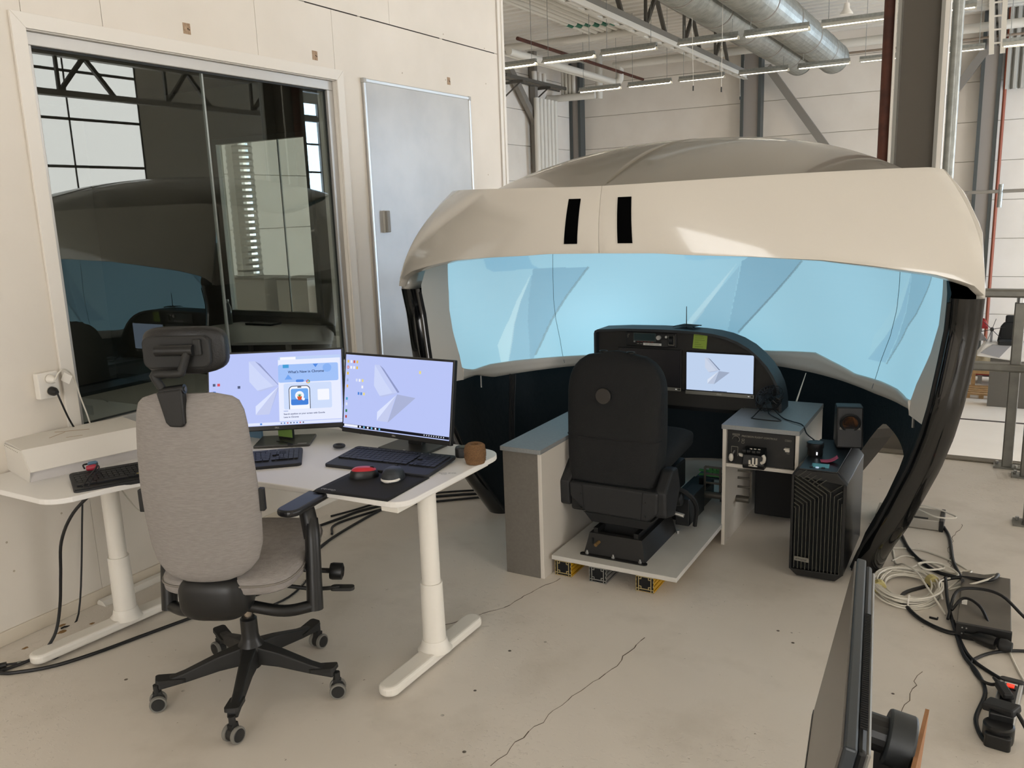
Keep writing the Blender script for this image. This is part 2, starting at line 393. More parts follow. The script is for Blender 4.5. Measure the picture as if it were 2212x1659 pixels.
for x, y in ((-1.1, 2.3), (-1.1, 3.8), (-.45, 2.3), (-.45, 3.8)): obj('leg', MB().cyl((x, y, 0), (x, y, .70), .025, n=10), LEGW, t)
b = thing('water_bottle', 'clear plastic water bottle on the office window sill', 'bottle', (-2.95, 5.85, .742))
obj('body', MB().lathe([(.03, 0), (.033, .02), (.033, .15), (.028, .17), (.012, .21), (.012, .225)], n=14), mat('clear_plastic', '#dfe6e6', .1, trans=.9), b, smooth=True, local=True)
obj('cap', MB().cyl((0, 0, .225), (0, 0, .243), .014, n=12), WHITEP, b, local=True)
ORD6 = ('leftmost', 'second from left', 'third from left', 'third from right', 'second from right', 'rightmost')
# ---------------------------------------------------------------- the hall: walls, roof deck, doors
HX0, HX1, HY0, HY1, HZ = -11.05, 17.5, -12.0, 31.0, 7.05
wf = struct('wall_far', MB().box(HX0 - .3, HX1 + .3, HY1 + .03, HY1 + .3, LOWZ, HZ + .3), core)
zj = [LOWZ] + [-3.24 + 1.19 * k for k in range(9)]
for z0, z1 in zip(zj, zj[1:] + [HZ + .2]):
    if z1 - z0 < .1: continue
    for x0, x1 in ((HX0, -4.2), (-4.2, 3.0), (3.0, 10.2), (10.2, HX1)):
        obj('wall_panel', MB().box(x0 + .004, x1 - .004, HY1 - .03, HY1 + .03, z0 + .008, z1 - .008), FARW, wf)
whl = struct('wall_hall_left', MB().box(HX0 - .3, HX0 - .03, YE, HY1, LOWZ, HZ + .3), core)
for z0, z1 in zip(zj, zj[1:] + [HZ + .2]):
    for y0, y1 in ((YE, 13), (13, 20.2), (20.2, 27.4), (27.4, HY1)):
        obj('wall_panel', MB().box(HX0 - .03, HX0 + .03, y0 + .004, y1 - .004, z0 + .008, z1 - .008), FARW, whl)
BX0, BX1 = 3.5, 10.0
struct('wall_back', MB().box(HX0 - .3, BX0, HY0 - .2, HY0, -.3, HZ + .3).box(BX1, HX1 + .3, HY0 - .2, HY0, -.3, HZ + .3).box(BX0, BX1, HY0 - .2, HY0, 6.2, HZ + .3), FARW)
struct('wall_hall_front', MB().box(HX0 - .3, -0.15, 6.2, YE, 3.95, HZ).box(HX0 - .3, -5.3, 6.2, YE, LOWZ, 3.95).box(-5.3, -.15, 6.2, YE, LOWZ, -.25), FARW)
struct('ceiling_office_top', MB().box(HX0 - .3, 0.0, HY0, 6.2, 3.95, 4.05), mat('office_roof_board', '#a89f90', .8))
# corrugated roof deck, ribs run along x
prof = []; y = HY0; pitch = 0.45
while y < HY1:
    prof += [(y, HZ), (y + .21, HZ), (y + .27, HZ + .11), (y + .40, HZ + .11)]; y += pitch
mb = MB()
for (ya, za), (yb, zb) in zip(prof, prof[1:]): mb.add([(HX0, ya, za), (HX1, ya, za), (HX1, yb, zb), (HX0, yb, zb)], [(0, 1, 2, 3)])
struct('ceiling', mb, DECK, fixn=False)
# right-hand wall with two translucent folding doors plus an unseen one added for brightness
D1, D2_ADDED, D3 = (8.0, 16.5), (-6.0, -1.0), (18.6, 22.6)
struct('wall_right', MB().box(HX1, HX1 + .3, 30.2, HY1, LOWZ, HZ + .3).box(HX1, HX1 + .3, D3[1], 30.2, 5.6, HZ + .3).box(HX1, HX1 + .3, D3[1], 30.2, LOWZ, -2.5).box(HX1, HX1 + .3, D1[1], D3[0], LOWZ, HZ + .3).box(HX1, HX1 + .3, D3[0], D3[1], 2.95, HZ + .3).box(HX1, HX1 + .3, D2_ADDED[1], D1[0], LOWZ, HZ + .3).box(HX1, HX1 + .3, HY0, D2_ADDED[0], LOWZ, HZ + .3)
       .box(HX1, HX1 + .3, D1[0], D1[1], 6.2, HZ + .3).box(HX1, HX1 + .3, D2_ADDED[0], D2_ADDED[1], 6.2, HZ + .3), mat('right_wall', '#c9c3b8', .7))
GLOW = mat('daylit_translucent_panel', '#e9ecea', .6, emit='#f8f6f4', es=DOOR_E)
for n, (y0, y1) in enumerate((D1, D2_ADDED, D3)):
    d = thing('door_%d' % (n + 1), 'large translucent hall door glowing with daylight', 'door', (HX1, (y0 + y1) / 2, LOWZ if n != 1 else 0), kind='structure')
    zz = LOWZ if n != 1 else 0.0; rows = []
    z = zz
    ztop = 2.95 if n == 2 else 6.2
    while z < ztop - .1: rows.append((z, min(z + 1.2, ztop))); z += 1.2
    cols = [y0 + (y1 - y0) * i / 4 for i in range(5)]
    for z0, z1 in rows:
        for c0, c1 in zip(cols, cols[1:]):
            obj('door_panel', MB().box(HX1 + .02, HX1 + .06, c0 + .02, c1 - .02, z0 + .035, z1 - .035), GLOW, d)
        obj('door_rail', MB().box(HX1, HX1 + .08, y0, y1, z1 - .035, z1 + .035), DGREY, d)
    for c in cols: obj('door_stile', MB().box(HX1 + .0, HX1 + .08, c - .02, c + .02, zz, ztop), DGREY, d)

d = thing('door_4', 'added unseen translucent door giving fill light from behind the camera', 'door', ((BX0 + BX1) / 2, HY0, 0), kind='structure')  # unseen glowing door, added as fill light from the camera side
cols = [BX0 + (BX1 - BX0) * i / 5 for i in range(6)]
for k in range(5):
    z0, z1 = 1.24 * k, 1.24 * (k + 1)
    for c0, c1 in zip(cols, cols[1:]): obj('door_panel', MB().box(c0 + .02, c1 - .02, HY0 - .06, HY0 - .02, z0 + .035, z1 - .035), GLOW, d)
    obj('door_rail', MB().box(BX0, BX1, HY0 - .08, HY0, z1 - .035, z1 + .035), DGREY, d)
for c in cols: obj('door_stile', MB().box(c - .02, c + .02, HY0 - .08, HY0, 0, 6.2), DGREY, d)

# ---------------------------------------------------------------- roof steel, columns, services
def truss(name, label, x, y0, y1, zb, zt, grp):
    t = thing(name, label, 'truss', (x, y0, zb), group=grp)
    obj('bottom_chord', MB().box(x - .09, x - .03, y0, y1, zb, zb + .14).box(x + .03, x + .09, y0, y1, zb, zb + .14), MGREY, t)
    obj('top_chord', MB().box(x - .1, x + .1, y0, y1, zt - .16, zt), MGREY, t)
    y = y0 + .3; k = 0
    while y + 1.4 <= y1:
        obj('web_member', MB().bar((x, y, zb + .07), (x, y + .75, zt - .1), .09, .09), DGREY, t)
        obj('web_member', MB().bar((x, y + 1.5, zb + .07), (x, y + .75, zt - .1), .09, .09), DGREY, t)
        obj('web_member', MB().bar((x, y + .02, zb + .07), (x, y + .02, zt - .1), .07, .07), DGREY, t)
        y += 1.5 * 2
    return t
truss('roof_truss', 'grey steel roof truss left of the two spiral ducts', -4.45, 15.0, 30.7, 6.02, HZ, 'roof trusses')
truss('roof_truss', 'grey steel roof truss high on the right above the railing', 3.15, 15.0, 30.7, 6.02, HZ, 'roof trusses')
truss('roof_truss', 'grey steel roof truss far right near the glowing door', 10.6, 8.0, 30.7, 6.02, HZ, 'roof trusses')
t = thing('cable_tray', 'long pale slotted cable tray running below the roof truss', 'cable tray', (-4.3, 17, 5.85))
obj('tray_side', MB().box(-4.42, -4.36, 15.5, 30.1, 5.8, 5.92), PIPEW, t)
obj('tray_side', MB().box(-4.24, -4.18, 15.5, 30.1, 5.8, 5.92), PIPEW, t)
for k in range(16): obj('rung', MB().box(-4.37, -4.23, 15.6 + k * .95, 16.2 + k * .95, 5.80, 5.82), PIPEW, t)
t = thing('hanging_ladder', 'pale vertical cable ladder hanging at the top right', 'cable ladder', (3.2, 20, 4.4))
for a, b in (((3.05, 20, 6.9), (3.2, 20, 4.4)), ((3.33, 20, 6.9), (3.39, 20, 4.4))): obj('rail', MB().bar(a, b, .09, .05, (0, 1, 0)), PIPEW, t)
for k in range(9): obj('rung', MB().bar((3.1 + k * .012, 20, 6.6 - k * .25), (3.36, 20, 6.6 - k * .25), .03, .03), PIPEW, t)
# fluorescent fixtures: open reflector trough and a tube
TUBE = mat('fluorescent_tube', '#f2efe6', .4, emit='#fff4df', es=26)
TUBE0 = mat('fluorescent_tube_dim', '#d8d4c6', .5, emit='#fff4df', es=5)
def fixture(x0, x1, y, z, label, lit=True, grp='ceiling fluorescent fixtures', ztop=None):
    t = thing('fluorescent_light', label, 'light', ((x0 + x1) / 2, y, z), group=grp)
    L = x1 - x0
    obj('housing', MB().box(-L / 2, L / 2, -.04, .04, .06, .14), GALV, t, local=True)
    obj('reflector', MB().prism([(-.13, 0), (-.125, 0), (-.035, .065), (.035, .065), (.125, 0), (.13, 0), (.045, .08), (-.045, .08)], -L / 2, L / 2, 'yz'), mat('reflector', '#cfcdc4', .25, .6), t, local=True)
    obj('tube', MB().cyl((-L / 2 + .03, 0, .022), (L / 2 - .03, 0, .022), .019, n=8), TUBE if lit else TUBE0, t, local=True)
    for e in (-1, 1): obj('hanger', MB().cyl((e * L * .4, 0, .14), (e * L * .4, 0, (ztop or HZ) - z), .006, n=5), GALV, t, local=True)
    return t
rowA = [(-7.25, -6.08), (-5.89, -4.6), (-4.43, -3.14), (-2.65, -1.37), (-1.25, .03), (.26, 1.52), (1.7, 2.94)]
rowB = [(-7.53, -6.24), (-5.99, -4.71), (-4.48, -3.21), (-2.81, -1.52), (-1.28, -.01), (.22, 1.5), (1.72, 2.98)]
nA = ['leftmost, beside the office wall corner', 'second from the office wall corner', 'third from the office wall corner', 'just right of the cable tray', 'bright one crossing under the spiral ducts', 'just left of the rusty pipe', 'just right of the big grey column']
nB = ['leftmost, beside the white riser pipes', 'second from the riser pipes', 'just left of the cable tray end', 'just right of the cable tray end', 'bright one below the spiral duct ends', 'just left of the rusty pipe', 'just right of the big grey column']
for i, (a, b) in enumerate(rowA): fixture(a, b, 18.5, 5.03, 'fluorescent fixture in the nearer row, ' + nA[i], i in (0, 1, 4), ztop=5.43 if i in (3, 4) else None)
for i, (a, b) in enumerate(rowB): fixture(a, b, 24.0, 5.06, 'fluorescent fixture in the farther row, ' + nB[i], i in (0, 1, 4), ztop=5.43 if i in (3, 4) else None)
fixture(3.39, 4.6, 18.5, 4.3, 'low fluorescent fixture at the right edge beside the cable ladder', True)
# spiral ducts
SPIR = mat('spiral_duct', '#a9aaa4', .38, .7, noise=(6, '#8f918b', .8))
def duct(x, z, r, y0, y1, label, cap=True):
    t = thing('spiral_duct', label, 'duct', (x, y0, z), group='spiral ducts under the roof')
    n = int((y1 - y0) / .075); prof = []
    for k in range(n): prof += [(r, k * .075), (r, k * .075 + .05), (r + .007, k * .075 + .0625)]
    obj('duct_body', MB().lathe(prof, (x, y0, z), 30, (0, 1, 0)), SPIR, t, smooth=False)
    for k in range(int((y1 - y0) / 2.4)): obj('joint_band', MB().lathe([(r, 0), (r + .015, .01), (r + .015, .05), (r, .06)], (x, y0 + 1 + k * 2.4, z), 30, (0, 1, 0)), MGREY, t)
    obj('end_cap', MB().cyl((x, y1, z), (x, y1 + .03, z), r + .012, n=30), SPIR, t)
duct(-2.08, 5.86, .42, 11.0, 28.0, 'left one of the two big silver spiral ducts')
duct(-1.15, 5.88, .44, 11.0, 28.4, 'right one of the two big silver spiral ducts')
# big column with its pipes just behind the pod
t = thing('steel_column', 'large grey steel column behind the pod', 'column', (2.98, 7.0, LOWZ))
obj('web_plate', MB().box(2.88, 3.14, 7.0, 7.03, LOWZ, HZ), mat('column_grey', '#5f584e', .6), t)
obj('flange', MB().box(2.862, 2.885, 6.86, 7.16, LOWZ, HZ), mat('column_grey_light', '#8f8d86', .5), t)
obj('flange', MB().box(3.135, 3.158, 6.86, 7.16, LOWZ, HZ), mat('column_grey_light'), t)
obj('cover_board', MB().box(3.158, 3.185, 6.88, 7.1, LOWZ, HZ), WHITEP, t)
tag(obj('rusty_pipe', MB().cyl((2.80, 6.98, LOWZ), (2.80, 6.98, HZ), .043, n=18), RUST, smooth=True), 'rust brown pipe left of the large grey column', 'pipe')
tag(obj('conduit_pipe', MB().cyl((3.235, 6.95, LOWZ), (3.235, 6.95, HZ), .037, n=18), GALV, smooth=True), 'shiny galvanised pipe right of the large grey column', 'pipe')
tag(obj('white_conduit', MB().cyl((2.852, 6.84, LOWZ), (2.852, 6.84, HZ), .008, n=8), WHITEP, smooth=True), 'thin white conduit between rusty pipe and grey column', 'pipe')
# far columns with dark edges
def farcol(x0, x1, label, y=30.9):
    t = thing('far_column', label, 'column', ((x0 + x1) / 2, y, LOWZ), group='columns along the far wall')
    obj('web_plate', MB().box(x0 + .1, x1 - .1, y - .3, y + .06, LOWZ, HZ), mat('far_col', '#97908a', .6), t)
    obj('flange', MB().box(x0, x0 + .1, y - .36, y + .06, LOWZ, HZ), mat('far_col_dark', '#494d4c', .5), t)
    obj('flange', MB().box(x1 - .1, x1, y - .36, y + .06, LOWZ, HZ), mat('far_col_dark'), t)
farcol(-4.5, -3.8, 'grey column on the far wall below the duct ends')
farcol(2.75, 3.3, 'grey column on the far wall left of the corrugated sheet')
farcol(-11.0, -10.55, 'grey column in the far left corner of the hall')
BR = mat('brace_grey', '#857f77', .6)
for a, b, l in (((-3.6, 30.6, 6.15), (-1.55, 30.6, 3.3), 'diagonal grey wall brace right of the middle far column'), ((2.85, 30.6, 5.95), (1.2, 30.6, 3.55), 'diagonal grey wall brace left of the right far column'),
                ((-10.8, 25.5, 6.4), (-10.8, 28.7, 3.5), 'heavy diagonal brace on the hall side wall beside the office corner')):
    tag(obj('wall_brace', MB().bar(a, b, .16, .24), BR), l, 'brace', 'diagonal wall braces')
tag(obj('side_post', MB().box(-10.95, -10.75, 27.3, 27.5, 3.0, HZ), BR), 'slim grey post on the hall side wall above the brace', 'post')
# pipes
def pipe(pts, r, label, m=PIPEW, n=12, sub=1, grp=None):
    return tag(obj('service_pipe', MB().tube(pts, r, n, sub), m, smooth=True), label, 'pipe', grp)
pipe([(-11, 24, 6.6), (-5.6, 24, 6.55)], .11, 'big white pipe crossing under the deck near the office corner')
for k in range(6):
    x = -7.15 + k * .21
    p = thing('service_pipe', 'white pipe with green tape, %s of the six under the roof deck' % ORD6[k], 'pipe', (x, 18, 6.68), group='bundle of six white pipes')
    obj('pipe_body', MB().cyl((x, 13.5, 6.68), (x, 24.6, 6.68), .075 if k in (1, 3) else .06, n=10), PIPEW, p, smooth=True)
    obj('green_tape', MB().cyl((x, 22.4 + .1 * k, 6.68), (x, 22.75 + .1 * k, 6.68), .079 if k in (1, 3) else .064, n=10), mat('green_tape', '#1f6b52', .5), p)
for k, (x, r) in enumerate(((-8.72, .07), (-8.48, .1))):
    pipe([(x, 21.5, 6.0), (x, 29, 5.98)], r, ('thinner' if k == 0 else 'thicker') + ' one of two white pipes running toward the far wall', grp='pair of white pipes toward the far wall')
pipe([(-8.2, 21.5, 6.3), (-8.2, 30.97, 6.25)], .05, 'brown sprinkler pipe beside the pair of white pipes', RUST)
pipe([(-8.45, 29, 6.0), (-8.3, 29, 6.05), (-8.28, 29, 6.45), (-8.1, 29, 6.52), (-2.5, 29, 6.52)], .13, 'white pipe that steps up and runs along the far wall', sub=4)
pipe([(-2.5, 29, 6.35), (12, 29, 6.35)], .13, 'long white pipe along the top of the far wall')
pipe([(-3.0, 29.4, 6.12), (12, 29.4, 6.12)], .035, 'thin sprinkler pipe below the long far wall pipe', mat('sprinkler_pipe', '#8d7d6d', .6))
for k in range(4): pipe([(-10.5 + k * .14, 29, 6.6), (-10.5 + k * .14, 29, 5.62)], .07, 'upper white riser pipe beside the office corner, %s of four' % ('leftmost', 'second from left', 'third from left', 'rightmost')[k], grp='upper riser pipes')
pipe([(-11.0, 28.7, 5.6), (-9.2, 28.9, 5.6)], .12, 'short horizontal white pipe joining the riser pipes')
for k in range(6): pipe([(-10.6, 27.1 + k * .28, LOWZ), (-10.6, 27.1 + k * .28, 5.48)], .1, 'tall white riser pipe on the hall side wall, %s of six' % ORD6[k], grp='lower riser pipes')
pipe([(-9.35, 29.6, 7.05), (-9.35, 29.6, 5.55)], .13, 'short thick white riser right of the riser bundle')
t = thing('cable_ladder', 'dark cable ladder on brackets along the hall side wall', 'cable ladder', (-10.6, 27, 5.9))
for x in (-10.75, -10.35): obj('rail', MB().box(x - .02, x + .02, 24.6, 29.2, 5.88, 5.98), DGREY, t)
for k in range(18): obj('rung', MB().box(-10.75, -10.35, 24.7 + k * .25, 24.74 + k * .25, 5.9, 5.93), MGREY, t)
for y in (25.6, 27.6): obj('bracket', MB().box(-11, -10.3, y, y + .06, 5.8, 5.88).bar((-11, y, 5.4), (-10.4, y, 5.82), .04, .04), DGREY, t)
for k in range(3):
    t = thing('junction_box', 'small white canister on the cable ladder, %s of three' % ('leftmost', 'middle', 'rightmost')[k], 'canister', (-10.5, 26.8 + k * .35, 6.0), group='canisters on the cable ladder')
    obj('body', MB().cyl((0, 0, 0), (0, 0, .3), .09, n=12), WHITEP, t, local=True, smooth=True); obj('base', MB().cyl((0, 0, -.05), (0, 0, 0), .06, n=10), GALV, t, local=True)
# bell lamp
t = thing('bell_lamp', 'small white bell lamp hanging from the deck', 'lamp', (.79, 18, 5.12))
obj('shade', MB().lathe([(.12, 0), (.115, .03), (.06, .1), (.05, .2), (.0, .21)], n=18), WHITEP, t, smooth=True, local=True)
obj('rod', MB().cyl((0, 0, .2), (0, 0, HZ - 5.12), .012, n=6), WHITEP, t, local=True)
for a, b, l in (((-2.24, 18, HZ), (-2.16, 18, 4.13), 'white hanging cord left of the cable tray end'), ((-1.56, 18, HZ), (-1.57, 18, 4.05), 'white hanging cord right of the cable tray'), ((-4.36, 29.9, 5.82), (-4.33, 29.9, 5.2), 'short pull cord with black tip below the cable tray')):
    t = thing('pull_rope', l, 'rope', b, group='ropes hanging from the roof')
    obj('rope_line', MB().cyl(a, b, .006, n=6), PIPEW, t); obj('tip', MB().cyl(b, (b[0], b[1], b[2] - .1), .014 if b[1] < 20 else .03, n=6), BLACK, t)
# right far corner: corrugated sheet, bar, sign
mb = MB(); x = 3.36
while x < 6:
    mb.prism([(x, 30.6), (x + .06, 30.45), (x + .14, 30.45), (x + .2, 30.6)], 4.75, HZ); x += .2
tag(obj('corrugated_sheet', mb, mat('corrugated_white', '#b9b7b0', .5, .3)), 'corrugated metal sheet at the upper right of the far wall', 'sheet')
tag(obj('far_conduit', MB().cyl((3.42, 30.5, LOWZ), (3.42, 30.5, HZ), .05, n=8), mat('copper_pipe', '#8a4c38', .45, .3)), 'thin copper coloured pipe on the far right column', 'pipe')
tag(obj('guard_wire', MB().cyl((.5, 26, 1.74), (9, 26, 1.82), .045, n=8), MGREY), 'thin grey rail stretched across the right far wall', 'rail')
tag(obj('hanging_tube_lamp', MB().cyl((3.53, 26, 1.95), (3.52, 26, 1.36), .06, n=10), GALV), 'short vertical metal tube hanging on the grey rail', 'tube')
# railing at the floor edge
RG = mat('railing_galvanised', '#77756d', .45, .6, noise=(14, '#66645d', .7))
t = thing('railing', 'galvanised steel railing at the floor edge right of the pod', 'railing', (3.8, 6.18, 0))
def post(x, y, h):
    p = obj('post', MB().box(x - .03, x + .03, y - .03, y + .03, 0, h), RG, t, bevel=.006)
    obj('base_plate', MB().box(x - .075, x + .075, y - .055, y + .055, 0, .012), RG, p)
    for bx_, by_ in ((.05, -.035), (-.055, .03)): obj('bolt', MB().cyl((x + bx_, y + by_, .012), (x + bx_, y + by_, .028), .01, n=6), ALU, p)
post(3.73, 6.16, 1.07); post(3.83, 5.98, .66); post(3.83, 5.08, .66); post(5.6, 6.16, 1.07); post(7.4, 6.16, 1.07); post(3.2, 6.16, 1.07)
for z in (1.12, .65): obj('rail', MB().box(0.4, 9.0, 6.1, 6.2, z - .016, z + .034), RG, t, bevel=.012)
obj('rail_collar', MB().cyl((3.73, 6.16, 1.05), (3.73, 6.16, 1.105), .022, n=12), ALU, t)
obj('side_rail', MB().tube([(3.83, 5.08, .66), (3.83, 5.98, .66)], .03, 10, 1), RG, t)
# things far below on the lower floor
WOOD = mat('pallet_wood', '#b08a5c', .7, noise=(8, '#98754b', .8))
def pallet(x, y, label, w=.8, d=1.2):
    t = thing('pallet', label, 'pallet', (x, y, LOWZ), group='wooden pallets on the lower floor')
    for k in range(5): obj('deck_board', MB().box(-w / 2, w / 2, -d / 2 + k * d / 4.3, -d / 2 + k * d / 4.3 + .1 + .04, .12, .145), WOOD, t, local=True)
    for i in (-1, 0, 1):
        for j in (-1, 0, 1): obj('block', MB().box(i * (w / 2 - .06) - .06, i * (w / 2 - .06) + .06, j * (d / 2 - .08) - .07, j * (d / 2 - .08) + .07, .02, .1), WOOD, t, local=True)
        obj('runner', MB().box(i * (w / 2 - .06) - .05, i * (w / 2 - .06) + .05, -d / 2, d / 2, 0, .02), WOOD, t, local=True)
        obj('stringer', MB().box(-w / 2, w / 2, i * (d / 2 - .07) - .07, i * (d / 2 - .07) + .07, .1, .12), WOOD, t, local=True)
pallet(3.45, 27.4, 'empty wooden pallet standing alone on the lower floor')
pallet(4.3, 29.2, 'wooden pallet under red machine parts near the far wall', 1.2, .8)
RED = mat('machine_red', '#a01f26', .5)
t = thing('red_machine', 'low red machine frame on the lower floor behind the pallet', 'machine', (3.9, 29.2, LOWZ + .3))
obj('frame', MB().box(3.0, 5.2, 29.0, 29.2, -3.68, -3.52), RED, t); obj('beam', MB().box(3.0, 5.2, 29.3, 29.6, -3.78, -3.6), MGREY, t)
for x in (3.3, 3.9, 4.5): obj('foot', MB().box(x, x + .12, 29.0, 29.5, LOWZ, -3.68), MGREY, t)
obj('cover', MB().box(3.5, 4.0, 28.9, 29.1, -3.58, -3.46), WHITEP, t, bevel=.03)
def lump(x, y, z, w, d, h, seed):
    rn = random.Random(seed); ph = [rn.uniform(0, 6) for _ in range(6)]
    def fn(u, v):
        a = 2 * PI * u; b = v * PI / 2; k = 1 + .12 * math.sin(3 * a + ph[0]) + .1 * math.sin(5 * a + 4 * b + ph[1])
        return (x + w / 2 * k * math.cos(a) * math.cos(b), y + d / 2 * k * math.sin(a) * math.cos(b), z + h * math.sin(b) * (1 + .1 * math.sin(4 * a + ph[2])))
    return MB().grid(fn, 28, 8, cu=True)
t = thing('wrapped_bundle', 'bundle wrapped in beige plastic sheet on the lower floor', 'bundle', (3.75, 28.3, LOWZ))
obj('sheet', lump(3.75, 28.3, -3.2, 1.5, .8, .5, 3), mat('beige_sheet', '#b9ab8f', .6, noise=(7, '#8c7d5f', .8)), t, smooth=True)
obj('crate', MB().box(3.1, 4.5, 27.95, 28.65, -3.45, -3.2), WOOD, t)
for x in (3.15, 4.35): obj('crate_leg', MB().box(x, x + .1, 28.0, 28.6, LOWZ, -3.45), WOOD, t)
DR = mat('drone_white', '#d7d4cf', .4); DR2 = mat('drone_grey', '#8f8f92', .4)
t = thing('aircraft_model', 'white and grey aircraft wing with propellers in the far hall', 'aircraft', (3.9, 26, LOWZ))
obj('wing', MB().prism([(3.25, -2.55), (3.45, -2.2), (5.2, -2.2), (5.4, -2.6), (4.3, -2.66)], 25.7, 26.5, 'xz'), DR, t, bevel=.05)
obj('wing_patch', MB().prism([(3.35, -2.45), (3.62, -2.22), (4.05, -2.22), (3.8, -2.56)], 25.66, 25.7, 'xz'), DR2, t)
obj('tail_panel', MB().prism([(3.2, -2.2), (3.25, -1.85), (3.5, -2.2)], 26.2, 26.26, 'xz'), DR2, t)
obj('stand', MB().box(3.6, 5.0, 25.9, 26.3, LOWZ, -2.6), DGREY, t)
for x, z in ((3.58, -1.85), (4.42, -1.87)):
    p = obj('propeller_hub', MB().cyl((x, 25.9, z), (x, 26.05, z), .05, n=10), BLACK, t)
    for k in range(6):
        a = k * PI / 3 + .25; obj('blade', MB().bar((x, 25.95, z), (x + .3 * math.cos(a), 25.95, z + .3 * math.sin(a)), .012, .05, (0, 1, 0)), BLACK, p)
    obj('mast', MB().box(x - .03, x + .03, 26.05, 26.12, -2.25, z), DR2, p)
t = obj('seat_pan', MB().box(3.75, 4.2, 25.6, 26.05, -2.22, -2.1), BLACKM, t, bevel=.03)
obj('backrest', MB().prism([(3.72, -2.2), (3.78, -1.78), (3.86, -1.66), (4.16, -1.66), (4.22, -2.2)], 26.0, 26.2, 'xz'), BLACKM, t, bevel=.04)
obj('headrest', MB().box(3.88, 4.14, 26.02, 26.16, -1.68, -1.47), BLACKM, t, bevel=.04)
tag(obj('red_bag', lump(3.36, 26.23, -1.86, .26, .2, .25, 5), RED, smooth=True), 'small red bag beside the propeller in the far hall', 'bag')
# hall seen through the office back window
tag(obj('vertical_duct', MB().lathe([(.24, 0)] + [q for k in range(60) for q in ((.24, k * .12 + .02), (.255, k * .12 + .06), (.24, k * .12 + .1))], (-9.1, 12, LOWZ), 24), mat('duct_silver', '#c9c9c6', .25, .9)), 'shiny vertical spiral duct seen through the office window', 'duct')
for x, w, l in ((-8.95, 1.2, 'left pale cabinet seen through the office window'), (-7.65, .75, 'right pale cabinet seen through the office window')):
    t = thing('storage_cabinet', l, 'cabinet', (x, 11.8, LOWZ), group='pale cabinets in the hall')
    obj('body', MB().box(x - w / 2, x + w / 2, 11.6, 12.2, LOWZ, .62), mat('cabinet_pale', '#bdb7b0', .5), t); obj('lid', MB().box(x - w / 2 - .02, x + w / 2 + .02, 11.58, 12.22, .62, .66), MGREY, t)
t = thing('parcel_stack', 'brown cardboard parcel stack seen through the office window', 'boxes', (-7.05, 12, LOWZ))
for k in range(4): obj('parcel', MB().box(-7.22 + .02 * (k % 2), -6.9, 11.8, 12.2, -.9 + k * .36, -.9 + k * .36 + .34), mat('parcel_brown', '#a5633a', .7), t)
obj('pallet_base', MB().box(-7.3, -6.8, 11.7, 12.3, LOWZ, -.9), MGREY, t)
SKYB = mat('bright_sky_window', '#9fd4ff', .3, emit='#cfe6ff', es=DOOR_E * 2.4)
wh = thing('window_3', 'tall sky windows in the right hall wall', 'window', (HX1, 26, .8), kind='structure')
y = D3[1] + .25
while y < 30.0:
    obj('pane', MB().box(HX1 + .04, HX1 + .06, y, y + .95, -2.5, 5.6), SKYB, wh)
    for k in range(8): obj('glazing_bar', MB().box(HX1, HX1 + .07, y, y + .95, -1.5 + k * .95, -1.44 + k * .95), DGREY, wh)
    obj('window_post', MB().box(HX1 - .05, HX1 + .1, y - .25, y, -2.5, 5.6), MGREY, wh); y += 1.2
obj('window_post', MB().box(HX1 - .05, HX1 + .1, y - .25, 30.2, -2.5, 5.6), MGREY, wh)
truss('roof_truss', 'grey steel roof truss mirrored in the office window', 15.6, 6.6, 30.5, 4.7, 5.75, 'roof trusses')
# ---------------------------------------------------------------- simulator pod
XC = 2.125
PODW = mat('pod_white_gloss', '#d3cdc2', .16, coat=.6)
PODR = mat('pod_roof_shade_gloss', '#7c766c', .3, coat=.4)  # white roof painted greyer, standing for the dark hall it reflects
PODK = mat('pod_black_gloss', '#0c0d0e', .12, coat=.7)
LINE = mat('pod_lining', '#0a1013', .85, bump=(22, .6))
LINER = mat('screen_surround_white', '#cfc9c0', .6)
pod = thing('simulator_pod', 'big glossy white flight simulator pod with black legs and glowing curved screen', 'simulator pod', (XC, 4.6, 0))
bz = [(0, 1.556), (.25, 1.554), (.38, 1.545), (.6, 1.535), (.87, 1.514), (1.05, 1.485), (1.25, 1.446), (1.34, 1.416), (1.39, 1.394), (1.426, 1.355)]
tz = [(0, 1.834), (.16, 1.836), (.4, 1.842), (.6, 1.848), (.83, 1.855), (1.08, 1.861), (1.19, 1.862), (1.237, 1.853)]
def visor_pt(s, t):
    db, dt = 1.426 * s, 1.237 * s
    B = Vector((XC + db, 3.32 + .43 * (abs(db) / 1.34) ** 2, interp(abs(db), bz)))
    T = Vector((XC + dt, 3.36 + .73 * (abs(dt) / 1.237) ** 2, interp(abs(dt), tz)))
    p = B.lerp(T, t); k = 4 * t * (1 - t)
    p.x += math.copysign(.05 * abs(s) ** 3, s) * k; p.y -= (.016 + .02 * abs(s) ** 2) * k
    return p
def sden(u):                      # denser columns near the tips
    s = 2 * u - 1; return math.sin(s * PI / 2)
for lo, hi in ((0, .5), (.5, 1.0)):
    obj('visor', MB().grid(lambda u, v: visor_pt(sden(lo + (hi - lo) * u) + (-.0006 if hi == .5 else .0006) * (1 if (u > .99 if hi == .5 else u < .01) else 0), v), 48, 20), PODW, pod, smooth=True, solid=.035, bevel=.010, seg=3)
VIS = [q for q in COL.objects if q.name.startswith('visor')]
